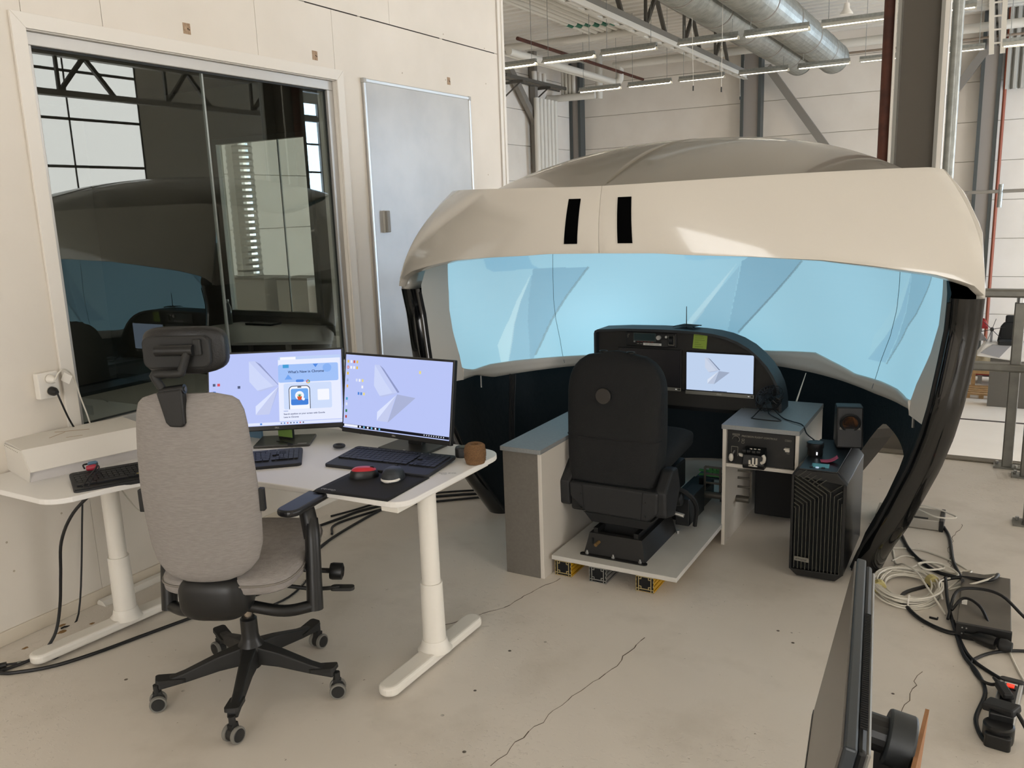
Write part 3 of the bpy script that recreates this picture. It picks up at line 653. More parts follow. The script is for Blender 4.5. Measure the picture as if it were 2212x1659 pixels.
# roof dome, two halves with a ridge seam
def roofz(dx, y): return 1.839 + .26 * (1 - (abs(dx) / 1.087) ** 2.513 - (abs(y - 4.952) / 1.558) ** 2.131)
YB = 6.2
def bound(a, W, y0, D, e=1.0): return (W * math.cos(a), y0 + D * max(0, math.sin(a)) ** e)
def roof_edge(side, v):
    """plan outline of one roof half, from the front seam round to the back seam"""
    if v < .5:
        s = v / .5; dx = 1.20 * s; return dx * side, 3.385 + .73 * (dx / 1.237) ** 2
    a = (v - .5) / .5 * PI / 2
    return 1.20 * math.cos(a) * side, 4.09 + .01 + (YB - 4.10) * math.sin(a)
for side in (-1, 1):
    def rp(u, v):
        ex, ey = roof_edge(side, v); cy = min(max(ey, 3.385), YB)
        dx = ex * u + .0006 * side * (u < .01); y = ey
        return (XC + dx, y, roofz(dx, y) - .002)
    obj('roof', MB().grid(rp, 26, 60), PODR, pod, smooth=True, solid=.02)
obj('ridge_seam', MB().tube([(XC, 3.42 + k * .1, roofz(0, 3.42 + k * .1) - .003) for k in range(27)], .003, 6, 1), mat('seam_line', '#7e7768', .5), pod)
# white upper side shell and black lower shell going round the back
Wt = [(0, 1.075), (.16, 1.127), (.3, 1.196), (.45, 1.254), (.6, 1.312), (.75, 1.355), (.9, 1.385), (1.06, 1.407), (1.21, 1.425), (1.35, 1.43), (1.6, 1.40), (1.75, 1.325), (1.855, 1.237)]
Y0t = [(0, 4.09), (.16, 4.0), (.3, 3.95), (.6, 3.90), (.9, 3.85), (1.2, 3.86), (1.35, 3.83), (1.6, 3.94), (1.855, 4.09)]
Ybt = [(0, 5.7), (.45, 5.9), (1.0, 6.12), (1.35, 6.2), (1.86, 6.2)]
def shell_pt(a, z, off=0.0):
    W = interp(z, Wt) - off; y0 = interp(z, Y0t); D = interp(z, Ybt) - y0 - off
    return Vector((XC - W * math.cos(a), y0 + D * abs(math.sin(a)) ** .92, z))
def sm(t): t = min(1, max(0, t)); return t * t * (3 - 2 * t)
def topz(a):
    q = min(a, PI - a); p = shell_pt(a, 1.855); return lerp(1.853, roofz(p.x - XC, p.y), sm(q / .35))
obj('side_shell', MB().grid(lambda u, v: shell_pt(PI * u, lerp(1.33, topz(PI * u), v)), 90, 12), PODW, pod, smooth=True, solid=.03)
def botz(a):
    q = PI - a; return .50 * sm((q - .075) / .12) * (1 - sm((q - .55) / .25)) + .02 * sm((a - .05) / .1)
NS = 110
obj('lower_shell', MB().grid(lambda u, v: shell_pt(PI * u, lerp(botz(PI * u), 1.335, v)), NS, 22), PODK, pod, smooth=True)
obj('lining', MB().grid(lambda u, v: shell_pt(PI * u, lerp(botz(PI * u), 1.80 if .04 < u < .96 else 1.335, v), .125), NS, 22), LINE, pod, smooth=True)
mb = MB().grid(lambda u, v: shell_pt(PI * u, botz(PI * u), .125 * v), NS, 1)
obj('shell_rim', mb, PODK, pod)
for a in (0, PI):      # rounded black leg fronts
    def leg(u, v):
        z = 1.34 * v; p = shell_pt(a, z, 0); q = shell_pt(a, z, .125); k = math.sin(PI * u)
        r = p.lerp(q, u); r.y -= .035 * k ** .6; return r
    obj('leg', MB().grid(leg, 12, 30), PODK, pod, smooth=True)
    obj('edge_strip', MB().tube([shell_pt(a, .02 + 1.3 * i / 24, .125) + Vector((0, -.002, 0)) for i in range(25)], .009, 8, 1), BLACKM, pod)
# curved projection screen and its white surround
Wst = [(.8, 1.15), (.87, 1.172), (.94, 1.19), (1.07, 1.235), (1.2, 1.261), (1.34, 1.267), (1.47, 1.263), (1.6, 1.24), (1.75, 1.2)]
def scr(a, z, off=0.0):
    W = interp(z, Wst) + off; y0 = interp(z, [(.87, 4.02), (1.3, 4.06)])
    return Vector((XC - W * math.cos(a), y0 + (1.2 + off) * abs(math.sin(a)) ** 1.45, z))
zb_t = [(0, .871), (.168, .846), (.31, .858), (.474, .855), (.73, .842), (.94, .83), (1.3, .84), (1.84, .862), (2.1, .893), (2.21, .868), (2.39, .838), (2.6, .853), (2.78, .859), (2.95, .853), (PI, .869)]
def in_poly(a, z, P):
    c = False; n = len(P)
    for i in range(n):
        (x0, y0), (x1, y1) = P[i], P[i - 1]
        if (y0 > z) != (y1 > z) and a < (x1 - x0) * (z - y0) / (y1 - y0) + x0: c = not c
    return c
FAC = [([(.351, 1.5), (.375, 1.412), (.417, 1.39), (.671, 1.388), (.634, 1.414), (.603, 1.5)], (.72, .84, .92)),
       ([(.631, 1.364), (.493, 1.098), (.383, .952), (.385, .80), (.415, .80), (.5, 1.012)], (1.5, 1.22, 1.12)),
       ([(.634, 1.357), (.5, 1.03), (.41, .80), (.553, .80)], (.80, .84, .88)),
       ([(.639, 1.39), (.553, .80), (.56, .80), (.595, .88), (.909, 1.379), (.705, 1.388)], (.64, .72, .78)),
       ([(1.349, 1.5), (1.373, 1.405), (1.418, 1.398), (1.69, 1.412), (1.653, 1.5)], (.82, .92, .98)),
       ([(1.625, 1.381), (1.373, .998), (1.395, .97), (1.45, 1.05)], (1.4, 1.15, 1.08)),
       ([(1.64, 1.369), (1.4, .99), (1.444, .93), (1.588, .93)], (.80, .84, .88)),
       ([(1.648, 1.39), (1.588, .93), (1.64, .93), (1.955, 1.402), (1.95, 1.5), (1.7, 1.43)], (.64, .72, .78)),
       ([(2.636, 1.40), (2.437, 1.05), (2.447, .936), (2.48, .96), (2.56, 1.15)], (1.06, 1.02, 1.0)),
       ([(2.639, 1.40), (2.56, 1.15), (2.45, .93), (2.589, .942)], (.76, .82, .88)),
       ([(2.64, 1.5), (2.64, 1.38), (2.597, .94), (2.662, 1.136), (2.84, 1.388), (2.86, 1.5)], (.68, .75, .80))]
EDG = [((.912, 1.379), (.595, .87)), ((1.958, 1.402), (1.648, .955)), ((2.842, 1.388), (2.664, 1.136)), ((2.664, 1.136), (2.60, .938))]
def scol(a, z):
    base = [.33, .65, .80]
    g = .92 + .22 * math.exp(-((a - .85) / .3) ** 2 - ((z - .95) / .28) ** 2) + .12 * math.exp(-((a - 1.15) / .25) ** 2)
    g *= 1 + .03 * math.sin(9 * a + 5 * z)
    c = [base[0] * g * (1 + .12 * (z - 1.1)), base[1] * g, base[2] * g]
    for P, m in FAC:
        if in_poly(a, z, P): c = [c[i] * m[i] for i in range(3)]
    for (a0, z0), (a1, z1) in EDG:
        da, dz = a1 - a0, z1 - z0; t = ((a - a0) * da + (z - z0) * dz) / (da * da + dz * dz)
        if 0 <= t <= 1:
            dd = math.hypot((a - a0 - t * da) * 1.2, z - z0 - t * dz)
            if dd < .006: c = [q * .6 for q in c]
    return c
mt = bpy.data.materials.new('projected_screen'); mt.use_nodes = True; nt = mt.node_tree; b = nt.nodes['Principled BSDF']
at_ = nt.nodes.new('ShaderNodeVertexColor'); at_.layer_name = 'picture'
nt.links.new(at_.outputs['Color'], b.inputs['Emission Color']); b.inputs['Emission Strength'].default_value = .82 * SE
b.inputs['Base Color'].default_value = (.25, .25, .25, 1); b.inputs['Roughness'].default_value = .8
NA, NZ = 640, 200
cols = []
def sp(u, v):
    a = PI * u; z = lerp(interp(a, zb_t), 1.74, v); cols.append(scol(a, z)); return scr(a, z)
so = obj('screen', MB().grid(sp, NA, NZ), mt, pod, smooth=True, fixn=False)
ca = so.data.color_attributes.new('picture', 'FLOAT_COLOR', 'POINT')
ca.data.foreach_set('color', [q for c in cols for q in (c[0], c[1], c[2], 1.0)])
# surround: side reveals, lower band, thin seams
for s in (0, 1):
    def rv(u, v):
        z = lerp(.80, 1.6, v); a = PI * s; p = scr(a, max(z, .86)); q = shell_pt(a, z, .135); r = p.lerp(q, u); r.z = z; return r
    obj('surround', MB().grid(rv, 6, 20), LINER, pod, smooth=True)
lb_t = [(0, .80), (.2, .812), (.33, .777), (.6, .775), (1.0, .772), (2.14, .772), (2.54, .775), (2.85, .80), (2.97, .812), (PI, .80)]
def lb(u, v):
    a = PI * u; p = scr(a, interp(a, zb_t)); q = scr(a, interp(a, lb_t), .03); return p.lerp(q, v)
obj('surround', MB().grid(lb, 120, 3), LINER, pod, smooth=True, solid=.012)
SEAM = mat('screen_seam', '#3d5560', .7)
for a in (.738, 2.551): obj('screen_seam', MB().tube([scr(a, .80 + i * .03, -.002) for i in range(26)], .0013, 5, 1), SEAM, pod)
# black slots in the visor, roof underside
for dx in (-.126, .112):
    def slot(u, v): p = visor_pt((dx + lerp(-.03, .03, u)) / 1.33, lerp(.15, .82, v)); return p + Vector((0, -.004, 0))
    obj('vent_slot', MB().grid(slot, 3, 12), mat('slot_black', '#020202', .9, spec=.05), pod, solid=.012)
obj('bolt', MB().cyl((3.30, 4.2, .70), (3.30, 4.2, .79), .007, n=8), ALU, pod)
obj('bolt', MB().cyl((.965, 4.2, .72), (.965, 4.2, .79), .006, n=8), ALU, pod)
# cable run hanging down the inside of the left leg
for k in range(4):
    tag(obj('pod_cable', MB().tube([(1.08 + .012 * k, 4.35, .78), (1.11 + .01 * k, 4.28, .60), (1.16 + .01 * k, 4.18, .35), (1.22 + .012 * k, 4.14, .1), (1.25 + .02 * k, 4.16, .012)], .006, 6), CABLEB, smooth=True),
        'black cable hanging inside the left pod leg, %s of four' % ('leftmost', 'second from left', 'second from right', 'rightmost')[k], 'cable', 'cables inside the left pod leg')
# ---------------------------------------------------------------- cockpit furniture
LAMG = mat('laminate_grey', '#6d6860', .5, noise=(90, '#625d56', .5))
LAMT = mat('laminate_top_grey', '#8a8c8c', .42, noise=(120, '#7d7f80', .5))
LAMW = mat('laminate_white', '#cfc8bd', .5)
t = thing('side_box', 'tall grey and white laminate box left of the pilot seat', 'cabinet', (1.685, 3.7, 0))
obj('front_panel', MB().box(1.585, 1.772, 3.372, 3.39, 0, .625), LAMG, t, bevel=.002)
obj('side_panel', MB().box(1.772, 1.792, 3.374, 4.32, 0, .625), LAMW, t, bevel=.002)
obj('side_panel', MB().box(1.585, 1.603, 3.39, 4.32, 0, .625), LAMG, t, bevel=.002)
obj('back_panel', MB().box(1.603, 1.772, 4.30, 4.32, 0, .625), LAMG, t)
obj('top_panel', MB().box(1.578, 1.796, 3.36, 4.33, .625, .647), LAMT, t, bevel=.002)
# platform on three profiles
tag(obj('platform_board', MB().box(1.812, 2.437, 3.415, 4.75, .09, .112), mat('platform_white', '#c9c6bf', .42, noise=(5, '#bdb9b1', .6)), bevel=.002), 'white board platform carrying the black pilot seat', 'platform')
def profile2d(w):
    """slotted aluminium profile section, outline of one quarter mirrored"""
    h = w / 2; s = .005; d = .013
    q = []
    for sx, sy, sw in ((1, 1, 0), (-1, 1, 1), (-1, -1, 0), (1, -1, 1)):
        pts = [(h, .007), (h - d, .007), (h - d, .012), (h, .0125), (h, .018 + .012), (h - d, .0305), (h - d, .0355), (h, .036), (h, h), (.036, h), (.0355, h - d), (.0305, h - d), (.030, h), (.0125, h), (.012, h - d), (.007, h - d), (.007, h)]
        pts = [(sx * a, sy * b_) for a, b_ in pts]
        q += pts if not sw else pts[::-1]
    return q
YEL = mat('profile_yellow', '#c89a1c', .4, .1); ALG = mat('profile_grey', '#a5a5a2', .35, .7); ENDG = mat('profile_cut_end', '#a9a9a5', .35, .6); HOLE = mat('profile_hollow', '#07080a', .9)
for x, mt_, l in ((1.858, YEL, 'yellow slotted aluminium profile under the left of the platform'), (2.040, ALG, 'grey slotted aluminium profile under the middle of the platform'), (2.276, YEL, 'yellow slotted aluminium profile under the right of the platform')):
    y0 = 3.445; t = thing('slotted_profile', l, 'profile', (x, y0, 0), group='profiles under the platform')
    obj('profile_body', MB().prism([(x + a, .045 + b_) for a, b_ in profile2d(.088)], y0 + .002, 4.6, 'xz'), mt_, t)
    # cut face: bright web pattern in front of a dark hollow
    obj('hollow', MB().box(x - .041, x + .041, y0 - .0005, y0 + .0015, .004, .086), HOLE, t)
    e = MB(); w = .0035; h = .044; c = .018
    def bx(a0, a1, b0, b1): e.box(x + a0, x + a1, y0 - .0022, y0 - .0002, .045 + b0, .045 + b1)
    for s in (-1, 1):
        for k in (-1, 1):
            bx(min(s * h, s * (h - w)), max(s * h, s * (h - w)), min(k * .006, k * .016), max(k * .006, k * .016)); bx(min(k * .006, k * .016), max(k * .006, k * .016), min(s * h, s * (h - w)), max(s * h, s * (h - w)))
            bx(min(s * h, s * (h - w)), max(s * h, s * (h - w)), min(k * .03, k * h), max(k * .03, k * h)); bx(min(k * .03, k * h), max(k * .03, k * h), min(s * h, s * (h - w)), max(s * h, s * (h - w)))
            bx(min(s * c, s * h), max(s * c, s * h), k * .030 - w / 2, k * .030 + w / 2); bx(k * .030 - w / 2, k * .030 + w / 2, min(s * c, s * h), max(s * c, s * h))
            bx(min(s * .03, s * c), max(s * .03, s * c), k * c - w / 2, k * c + w / 2); bx(k * c - w / 2, k * c + w / 2, min(s * .03, s * c), max(s * .03, s * c))
        bx(s * .030 - w / 2, s * .030 + w / 2, -c, c); bx(-c, c, s * .030 - w / 2, s * .030 + w / 2)
    obj('cut_end', e, ENDG if mt_ is ALG else mat('profile_cut_end_y', '#b9a878', .4, .3), t)
# right cabinet with the throttle unit
cb = thing('right_cabinet', 'white open cabinet with grey top right of the pilot seat', 'cabinet', (2.62, 4.45, 0))
CX0, CX1, CY0, CY1 = 2.432, 2.808, 4.135, 4.775
obj('side_panel', MB().box(CX0, CX0 + .018, CY0 + .006, CY1, 0, .625), LAMW, cb, bevel=.0015)
obj('side_panel', MB().box(CX1 - .018, CX1, CY0 + .006, CY1, .40, .625), LAMW, cb, bevel=.0015)
obj('side_panel', MB().box(CX1 - .018, CX1, CY1 - .1, CY1, 0, .40), LAMW, cb)
obj('shelf', MB().box(CX0 + .018, CX1 - .018, CY0 + .012, CY1 - .02, .425, .443), LAMW, cb, bevel=.0015)
obj('top_panel', MB().box(CX0 - .004, CX1 + .002, CY0 - .002, CY1 + .003, .625, .648), LAMT, cb, bevel=.0015)
tq = thing('throttle_quadrant', 'black flight throttle panel with white levers in the right cabinet', 'control panel', (2.62, CY0 + .02, .443))
TQ = mat('throttle_black', '#08090a', .45); PRN = mat('panel_print', '#8d887c', .6); LEV = mat('lever_white', '#cfc8bb', .45)
fx0, fx1, fy = CX0 + .024, CX1 - .024, CY0 + .02
obj('face_plate', MB().box(fx0, fx1, fy, fy + .012, .446, .618), TQ, tq, bevel=.002)
obj('body', MB().box(fx0 + .01, fx1 - .01, fy + .012, fy + .3, .446, .612), TQ, tq)
FM = frame_m((0, fy - .0012, 0), (1, 0, 0), (0, 0, 1))
def fpt(s, size, x, z, **k): return textmesh(s, size, frame_m((x, fy - .0012, z), (1, 0, 0), (0, 0, 1)), **k)
obj('lettering', fpt('PRECISION FLIGHT CONTROLS', .0125, 2.612, .592, shear=.25), PRN, tq)
def ring(x, z, r0, r1, y, a0=0, a1=2 * PI, n=28):
    mb = MB()
    for i in range(n):
        t0, t1 = lerp(a0, a1, i / n), lerp(a0, a1, (i + 1) / n)
        mb.add([(x + r * math.cos(q), y, z + r * math.sin(q)) for r, q in ((r0, t0), (r1, t0), (r1, t1), (r0, t1))], [(0, 1, 2, 3)])
    return mb
obj('dial_ring', ring(2.497, .572, .0165, .0182, fy - .001, -.7, PI + .7), PRN, tq, fixn=False)
obj('dial_knob', MB().cyl((2.497, fy, .572), (2.497, fy - .014, .572), .0145, n=20).box(2.4962, 2.4978, fy - .0148, fy - .014, .576, .585), TQ, tq)
obj('dial_ring', ring(2.532, .560, .006, .0072, fy - .001), PRN, tq, fixn=False)
for x, z, w in ((2.497, .597, .036), (2.533, .573, .013), (2.753, .590, .030)):
    obj('print_box', MB().box(x - w / 2, x + w / 2, fy - .0008, fy, z + .0032, z + .0042).box(x - w / 2, x + w / 2, fy - .0008, fy, z - .0042, z - .0032).box(x - w / 2, x - w / 2 + .001, fy - .0008, fy, z - .004, z + .004).box(x + w / 2 - .001, x + w / 2, fy - .0008, fy, z - .004, z + .004), PRN, tq)
obj('lettering', fpt('RUDDER TRIM', .0052, 2.497, .597), PRN, tq); obj('lettering', fpt('FLAPS', .006, 2.753, .590), PRN, tq)
obj('quadrant_housing', MB().prism([(fy - .001, .440), (fy - .05, .440), (fy - .062, .465), (fy - .050, .512), (fy - .001, .545)], 2.545, 2.652, 'yz'), TQ, tq, bevel=.004)
for k, x in enumerate((2.555, 2.578, 2.602, 2.626)): obj('lever_grip', MB().cyl((x - .010, fy - .055, .533), (x + .009, fy - .055, .533), .011, n=14), BLACK, tq, smooth=True)
for x in (2.585, 2.605, 2.625): obj('lever_mark', MB().box(x - .006, x + .006, fy - .0485, fy - .047, .540, .5465), LEV, tq)
mb = MB()
for x in (2.583, 2.600, 2.617): mb.box(x - .005, x + .005, fy - .0665, fy - .06, .462, .503 if x > 2.59 else .490)
mb.box(2.578, 2.622, fy - .0665, fy - .06, .458, .470); obj('selector_plate', mb, LEV, tq, bevel=.001)
obj('mixture_handle', MB().tube([(2.648, fy - .062, .520), (2.656, fy - .068, .508), (2.652, fy - .066, .490), (2.640, fy - .062, .480)], .0085, 8), LEV, tq, smooth=True)
obj('gear_handle', MB().lathe([(.004, 0), (.010, .006), (.0125, .02), (.010, .034), (.004, .04)], (2.483, fy - .035, .465), 14), LEV, tq, smooth=True)
obj('gear_stem', MB().bar((2.483, fy - .03, .49), (2.492, fy, .512), .006, .006), ALU, tq)
obj('bracket_print', MB().box(2.474, 2.508, fy - .0008, fy, .532, .534).box(2.474, 2.4755, fy - .0008, fy, .495, .532).box(2.5065, 2.508, fy - .0008, fy, .485, .532), PRN, tq)
obj('cowl_lever', MB().prism([(2.517, .508), (2.533, .509), (2.545, .498), (2.537, .490), (2.522, .494)], fy - .03, fy - .015, 'xz'), LEV, tq, bevel=.003)
obj('flap_handle', MB().box(2.738, 2.763, fy - .03, fy - .002, .548, .556).box(2.741, 2.763, fy - .012, fy - .002, .534, .548), LEV, tq, bevel=.0025)
obj('print_line', MB().box(2.747, 2.762, fy - .0008, fy, .5235, .5255), PRN, tq)
tag(obj('subwoofer', MB().box(2.49, 2.77, 4.60, 4.9, .022, .40), mat('sub_black', '#060606', .8), bevel=.006), 'plain black box on the floor under the right cabinet', 'subwoofer')

# ---------------------------------------------------------------- instrument console
ic = thing('instrument_console', 'black instrument console with rounded right side and two displays', 'console', (2.11, 4.52, .63))
CONS = mat('console_face', '#23211e', .75, bump=(200, .05)); COWL = mat('console_cowl', '#1d2226', .55)
lip = [(1.575, .63), (1.577, 1.030), (1.582, 1.045), (1.60, 1.054), (1.75, 1.064), (1.95, 1.068), (2.09, 1.067), (2.20, 1.062), (2.28, 1.054), (2.345, 1.041), (2.41, 1.018), (2.472, .984), (2.525, .940), (2.57, .892), (2.603, .842), (2.628, .790), (2.642, .740), (2.648, .70), (2.650, .65)]
PY = 4.52
def off2(pts, d):
    out = []
    for i, p in enumerate(pts):
        a = Vector(pts[max(i - 1, 0)]); b_ = Vector(pts[min(i + 1, len(pts) - 1)]); n = (b_ - a).normalized(); out.append((p[0] - n.y * d, p[1] + n.x * d))
    return out
inn = off2(lip, -.014); inn[0] = (1.589, .63); inn[-1] = (2.636, .65)
obj('face_panel', MB().prism(inn + [(2.44, .65), (2.44, .63)], PY, PY + .012, 'xz'), CONS, ic)
ring2 = inn, lip
NI = len(ring2[0]); vs = []
for yy in (4.475, 4.64):
    vs += [(p[0], yy, p[1]) for p in ring2[0]] + [(p[0], yy, p[1]) for p in ring2[1]]
fs = []
for i in range(NI - 1):
    a, b_, c, d = i, i + 1, NI + i, NI + i + 1; A, B_, C_, D_ = (q + 2 * NI for q in (a, b_, c, d))
    fs += [(a, b_, d, c), (A, C_, D_, B_), (c, d, D_, C_), (a, A, B_, b_)]
fs += [(0, NI, 3 * NI, 2 * NI), (NI - 1, 3 * NI - 1, 4 * NI - 1, 2 * NI - 1)]
obj('cowl', MB().add(vs, fs), COWL, ic, smooth=True)
SCRB = mat('display_bezel', '#0a0a0b', .4); SILV = mat('display_silver_strip', '#8b8880', .4, .4)
def wallpaper(o, M4, w, h, parent, k=1.0, cx=0.0, cy=0.0, s=1.0, tint='b', clip=None):
    """pale desktop picture with the folded paper arrow, laid on plane M4 (x right, y up)"""
    F = [(-.10, .36), (-.10, .10), (-.03, -.02), (.11, .03), (.02, .165)], [(-.10, .36), (-.045, .36), (.16, .04), (.11, .03)], [(-.03, -.02), (.0, -.03), (.16, .03), (.11, .03)], \
        [(.16, .02), (-.05, -.22), (-.05, -.33), (-.03, -.29)], [(.155, .02), (-.05, -.33), (.07, -.33), (.10, -.20)], [(.16, .02), (.07, -.34), (.36, .0)]
    cols_ = ('#ccd6f8', '#c2ccf3', '#b9c3ec', '#dbe3ff', '#c3cbee', '#a9b2d6') if tint == 'b' else ('#c9d3e6', '#bfcadf', '#b3bfd8', '#d8e1f1', '#bac5db', '#9daac2')
    def P(a, b_): return M4 @ Vector((cx + a * s * 1.42, cy + b_ * s, .0008))
    for q, c in zip(F, cols_):
        if clip is not None: q = [(min(a, clip), b_) for a, b_ in q]
        obj('picture_facet', MB().add([P(*p) for p in q], [list(range(len(q)))]), emis('pix' + c + tint, c, k), o, local=False, fixn=False)
    sh = [(-.045, .36), (.165, .04), (.185, .05), (.0, .32)]
    if clip is not None: sh = [(min(a, clip), b_) for a, b_ in sh]
    obj('picture_facet', MB().add([P(*p) for p in sh], [(0, 1, 2, 3)]), emis('pixshadow' + tint, '#8d97c4' if tint == 'b' else '#7a86a0', k), o, fixn=False)
# displays
for nm, (x0, x1, z0, z1), on in (('display', (1.712, 2.092, .715, .952), False), ('display', (2.115, 2.498, .705, .948), True)):
    d = obj(nm, MB().box(x0, x1, PY - .012, PY, z0, z1), SCRB, ic, bevel=.003)
    obj('silver_strip', MB().box(x0 + .002, x1 - .002, PY - .0135, PY - .011, z0 + .002, z0 + .021), SILV, d)
    obj('power_button', MB().cyl((x1 - .012, PY - .0145, z0 + .012), (x1 - .012, PY - .013, z0 + .012), .005, n=12), BLACK, d)
    obj('indicator', MB().box(x1 - .034, x1 - .026, PY - .0145, PY - .013, z0 + .010, z0 + .014), mat('indicator_white', '#dcdcdc', .4, emit='#ffffff', es=.4 * SE), d)
    if on:
        obj('lit_screen', MB().box(x0 + .007, x1 - .007, PY - .0132, PY - .012, z0 + .027, z1 - .006), emis('pix_display', '#c3d6f2', .95), d)
        wallpaper(d, frame_m(((x0 + x1) / 2, PY - .0134, (z0 + z1) / 2 + .01), (1, 0, 0), (0, 0, 1)), .37, .2, d, cx=-.05, cy=.006, s=.21, tint='g')
        obj('lettering', textmesh('ASUS', .012, frame_m(((x0 + x1) / 2, PY - .0138, z0 + .0115), (1, 0, 0), (0, 0, 1))), mat('logo_pale', '#cfcac0', .5), d)
        obj('taskbar_icon', MB().box(2.27, 2.35, PY - .0136, PY - .0132, z0 + .0275, z0 + .0305), emis('pix_icons', '#5a6a8a', 1), d)
    else: obj('dark_screen', MB().box(x0 + .007, x1 - .007, PY - .0132, PY - .012, z0 + .027, z1 - .006), mat('screen_off', '#2a282b', .3), d)
obj('sensor', MB().box(2.096, 2.112, PY - .008, PY, .716, .728), BLACK, ic)
rd = obj('radio_unit', MB().box(1.764, 2.062, PY - .012, PY, .962, 1.042), BLACK, ic, bevel=.004)
RPY = PY - .0125
obj('radio_screen', MB().box(1.815, 1.938, RPY - .003, RPY, .998, 1.036), mat('lcd_teal', '#1b3236', .3), rd)
obj('screen_frame', MB().box(1.810, 1.943, RPY - .002, RPY, 1.036, 1.039).box(1.810, 1.943, RPY - .002, RPY, .992, .998).box(1.810, 1.815, RPY - .002, RPY, .998, 1.036).box(1.938, 1.943, RPY - .002, RPY, .998, 1.036), mat('lcd_frame', '#3f4a48', .5), rd)
obj('knob', MB().cyl((1.962, RPY, 1.017), (1.962, RPY - .016, 1.017), .0125, n=20), mat('knob_silver', '#c9c7c2', .3, .5), rd, smooth=True)
obj('knob', MB().cyl((2.005, RPY, 1.022), (2.005, RPY - .008, 1.022), .007, n=14), mat('knob_silver'), rd, smooth=True)
obj('thumb_wheel', MB().cyl((2.022, RPY + .004, 1.002), (2.044, RPY + .004, 1.002), .022, n=20), BLKTEX, rd)
obj('wheel_frame', MB().box(2.016, 2.018, RPY - .001, RPY, .978, 1.03).box(2.048, 2.05, RPY - .001, RPY, .978, 1.03).box(2.016, 2.05, RPY - .001, RPY, .976, .978), PRN, rd)
obj('label_strip', MB().box(1.868, 1.976, RPY - .0015, RPY, .970, .983), mat('label_white', '#d9d6cf', .6), rd)
obj('lettering', textmesh('NOT OPERATIONAL', .0095, frame_m((1.922, RPY - .0019, .9765), (1, 0, 0), (0, 0, 1))), mat('print_black', '#1a1a1a', .6), rd)
for k in range(5): obj('legend', MB().box(1.83 + k * .021, 1.845 + k * .021, RPY - .001, RPY, .988, .990), mat('legend_red', '#8c3a30', .6), rd)
for k in range(2): obj('legend', MB().box(1.83 + k * .019, 1.843 + k * .019, RPY - .001, RPY, .976, .979), PRN, rd)
obj('key', MB().box(1.810, 1.820, RPY - .002, RPY, .984, .994), mat('key_grey', '#8a8a86', .5), rd)
obj('button_pad', MB().box(1.975, 2.012, RPY - .001, RPY, .966, 1.004), mat('pad_grey', '#2c2c2b', .5), rd)
mb = MB()
for k in range(5): a = 1.9 + k * .45; mb.bar((1.786 + .008 * math.cos(a), RPY - .0006, 1.018 + .008 * math.sin(a)), (1.786 + .016 * math.cos(a), RPY - .0006, 1.018 + .016 * math.sin(a)), .0012, .0012)
obj('dial_marks', mb, PRN, rd)
NOTE = mat('note_green', '#8aa23c', .7)
t = thing('sticky_note', 'green sticky note with handwriting on the black console', 'note', (2.19, PY - .003, 1.0))
obj('paper', MB().prism([(2.152, .965), (2.23, .962), (2.236, 1.034), (2.23, 1.042), (2.16, 1.046)], PY - .004, PY - .0032, 'xz'), NOTE, t)
mb = MB()
for k, w in enumerate((.045, .05, .055, .02, .035, .045)): mb.box(2.166, 2.166 + w, PY - .0046, PY - .004, 1.034 - k * .012, 1.0355 - k * .012)
obj('handwriting', mb, mat('ink', '#4c5c22', .7), t)
t = thing('antenna', 'thin black antenna with wire feet on top of the console', 'antenna', (2.09, 4.6, 1.07))
obj('rod', MB().cyl((2.09, 4.6, 1.065), (2.09, 4.6, 1.185), .003, .002, n=8), BLACK, t)
for k, (dx, dy) in enumerate(((-.07, -.03), (.06, -.04), (.07, .05), (-.05, .06))): obj('foot', MB().tube([(2.09, 4.6, 1.08), (2.09 + dx * .5, 4.6 + dy * .5, 1.078), (2.09 + dx, 4.6 + dy, 1.072)], .002, 5), BLACK, t)
obj('tape_piece', MB().prism([(2.03, 4.56), (2.15, 4.55), (2.17, 4.63), (2.06, 4.66)], 1.0775, 1.079), BLACKM, t)
t = thing('console_pillar', 'dark support frame below the instrument console', 'support', (2.1, 4.68, 0))
for x in (1.7, 2.36): obj('upright', MB().box(x, x + .05, 4.64, 4.69, .112, .63), BLACKM, t)
obj('crossbar', MB().box(1.7, 2.41, 4.64, 4.69, .58, .63), BLACKM, t)
# pedals behind the seat
t = thing('rudder_pedals', 'grey perforated metal rudder pedals behind the pilot seat', 'pedals', (2.3, 4.3, .112))
PED = mat('pedal_metal', '#58544c', .45, .5)
mb = MB(); x0, x1, y, z0, z1 = 2.27, 2.52, 4.38, .19, .335
for x in (x0, x0 + .085, x0 + .17, x1): mb.box(x - .006, x + .006, y, y + .008, z0, z1)
for z in (z0, z0 + .055, z0 + .105, z1): mb.box(x0, x1, y, y + .008, z - .006, z + .006)
obj('pedal_plate', mb, PED, t, bevel=.002)
obj('pedal_bar', MB().cyl((2.26, 4.36, .185), (2.52, 4.36, .185), .018, n=14), PED, t, smooth=True)
obj('bracket', MB().box(2.26, 2.275, 4.3, 4.5, .112, .2), PED, t)
obj('base_block', MB().box(2.14, 2.26, 4.1, 4.6, .112, .20), BLACK, t, bevel=.004)
obj('warning_label', MB().prism([(4.14, .135), (4.18, .135), (4.16, .165)], 2.2605, 2.262, 'yz'), mat('warn_yellow', '#c9a23a', .6), t)
tg = thing('terminal_block', 'green screw terminal block on the pedal electronics', 'terminal', (2.3, 4.5, .25))
for k in range(3): obj('terminal', MB().box(2.27 + k * .024, 2.287 + k * .024, 4.46, 4.48, .255, .305), mat('terminal_green', '#3c7a3c', .5), tg)
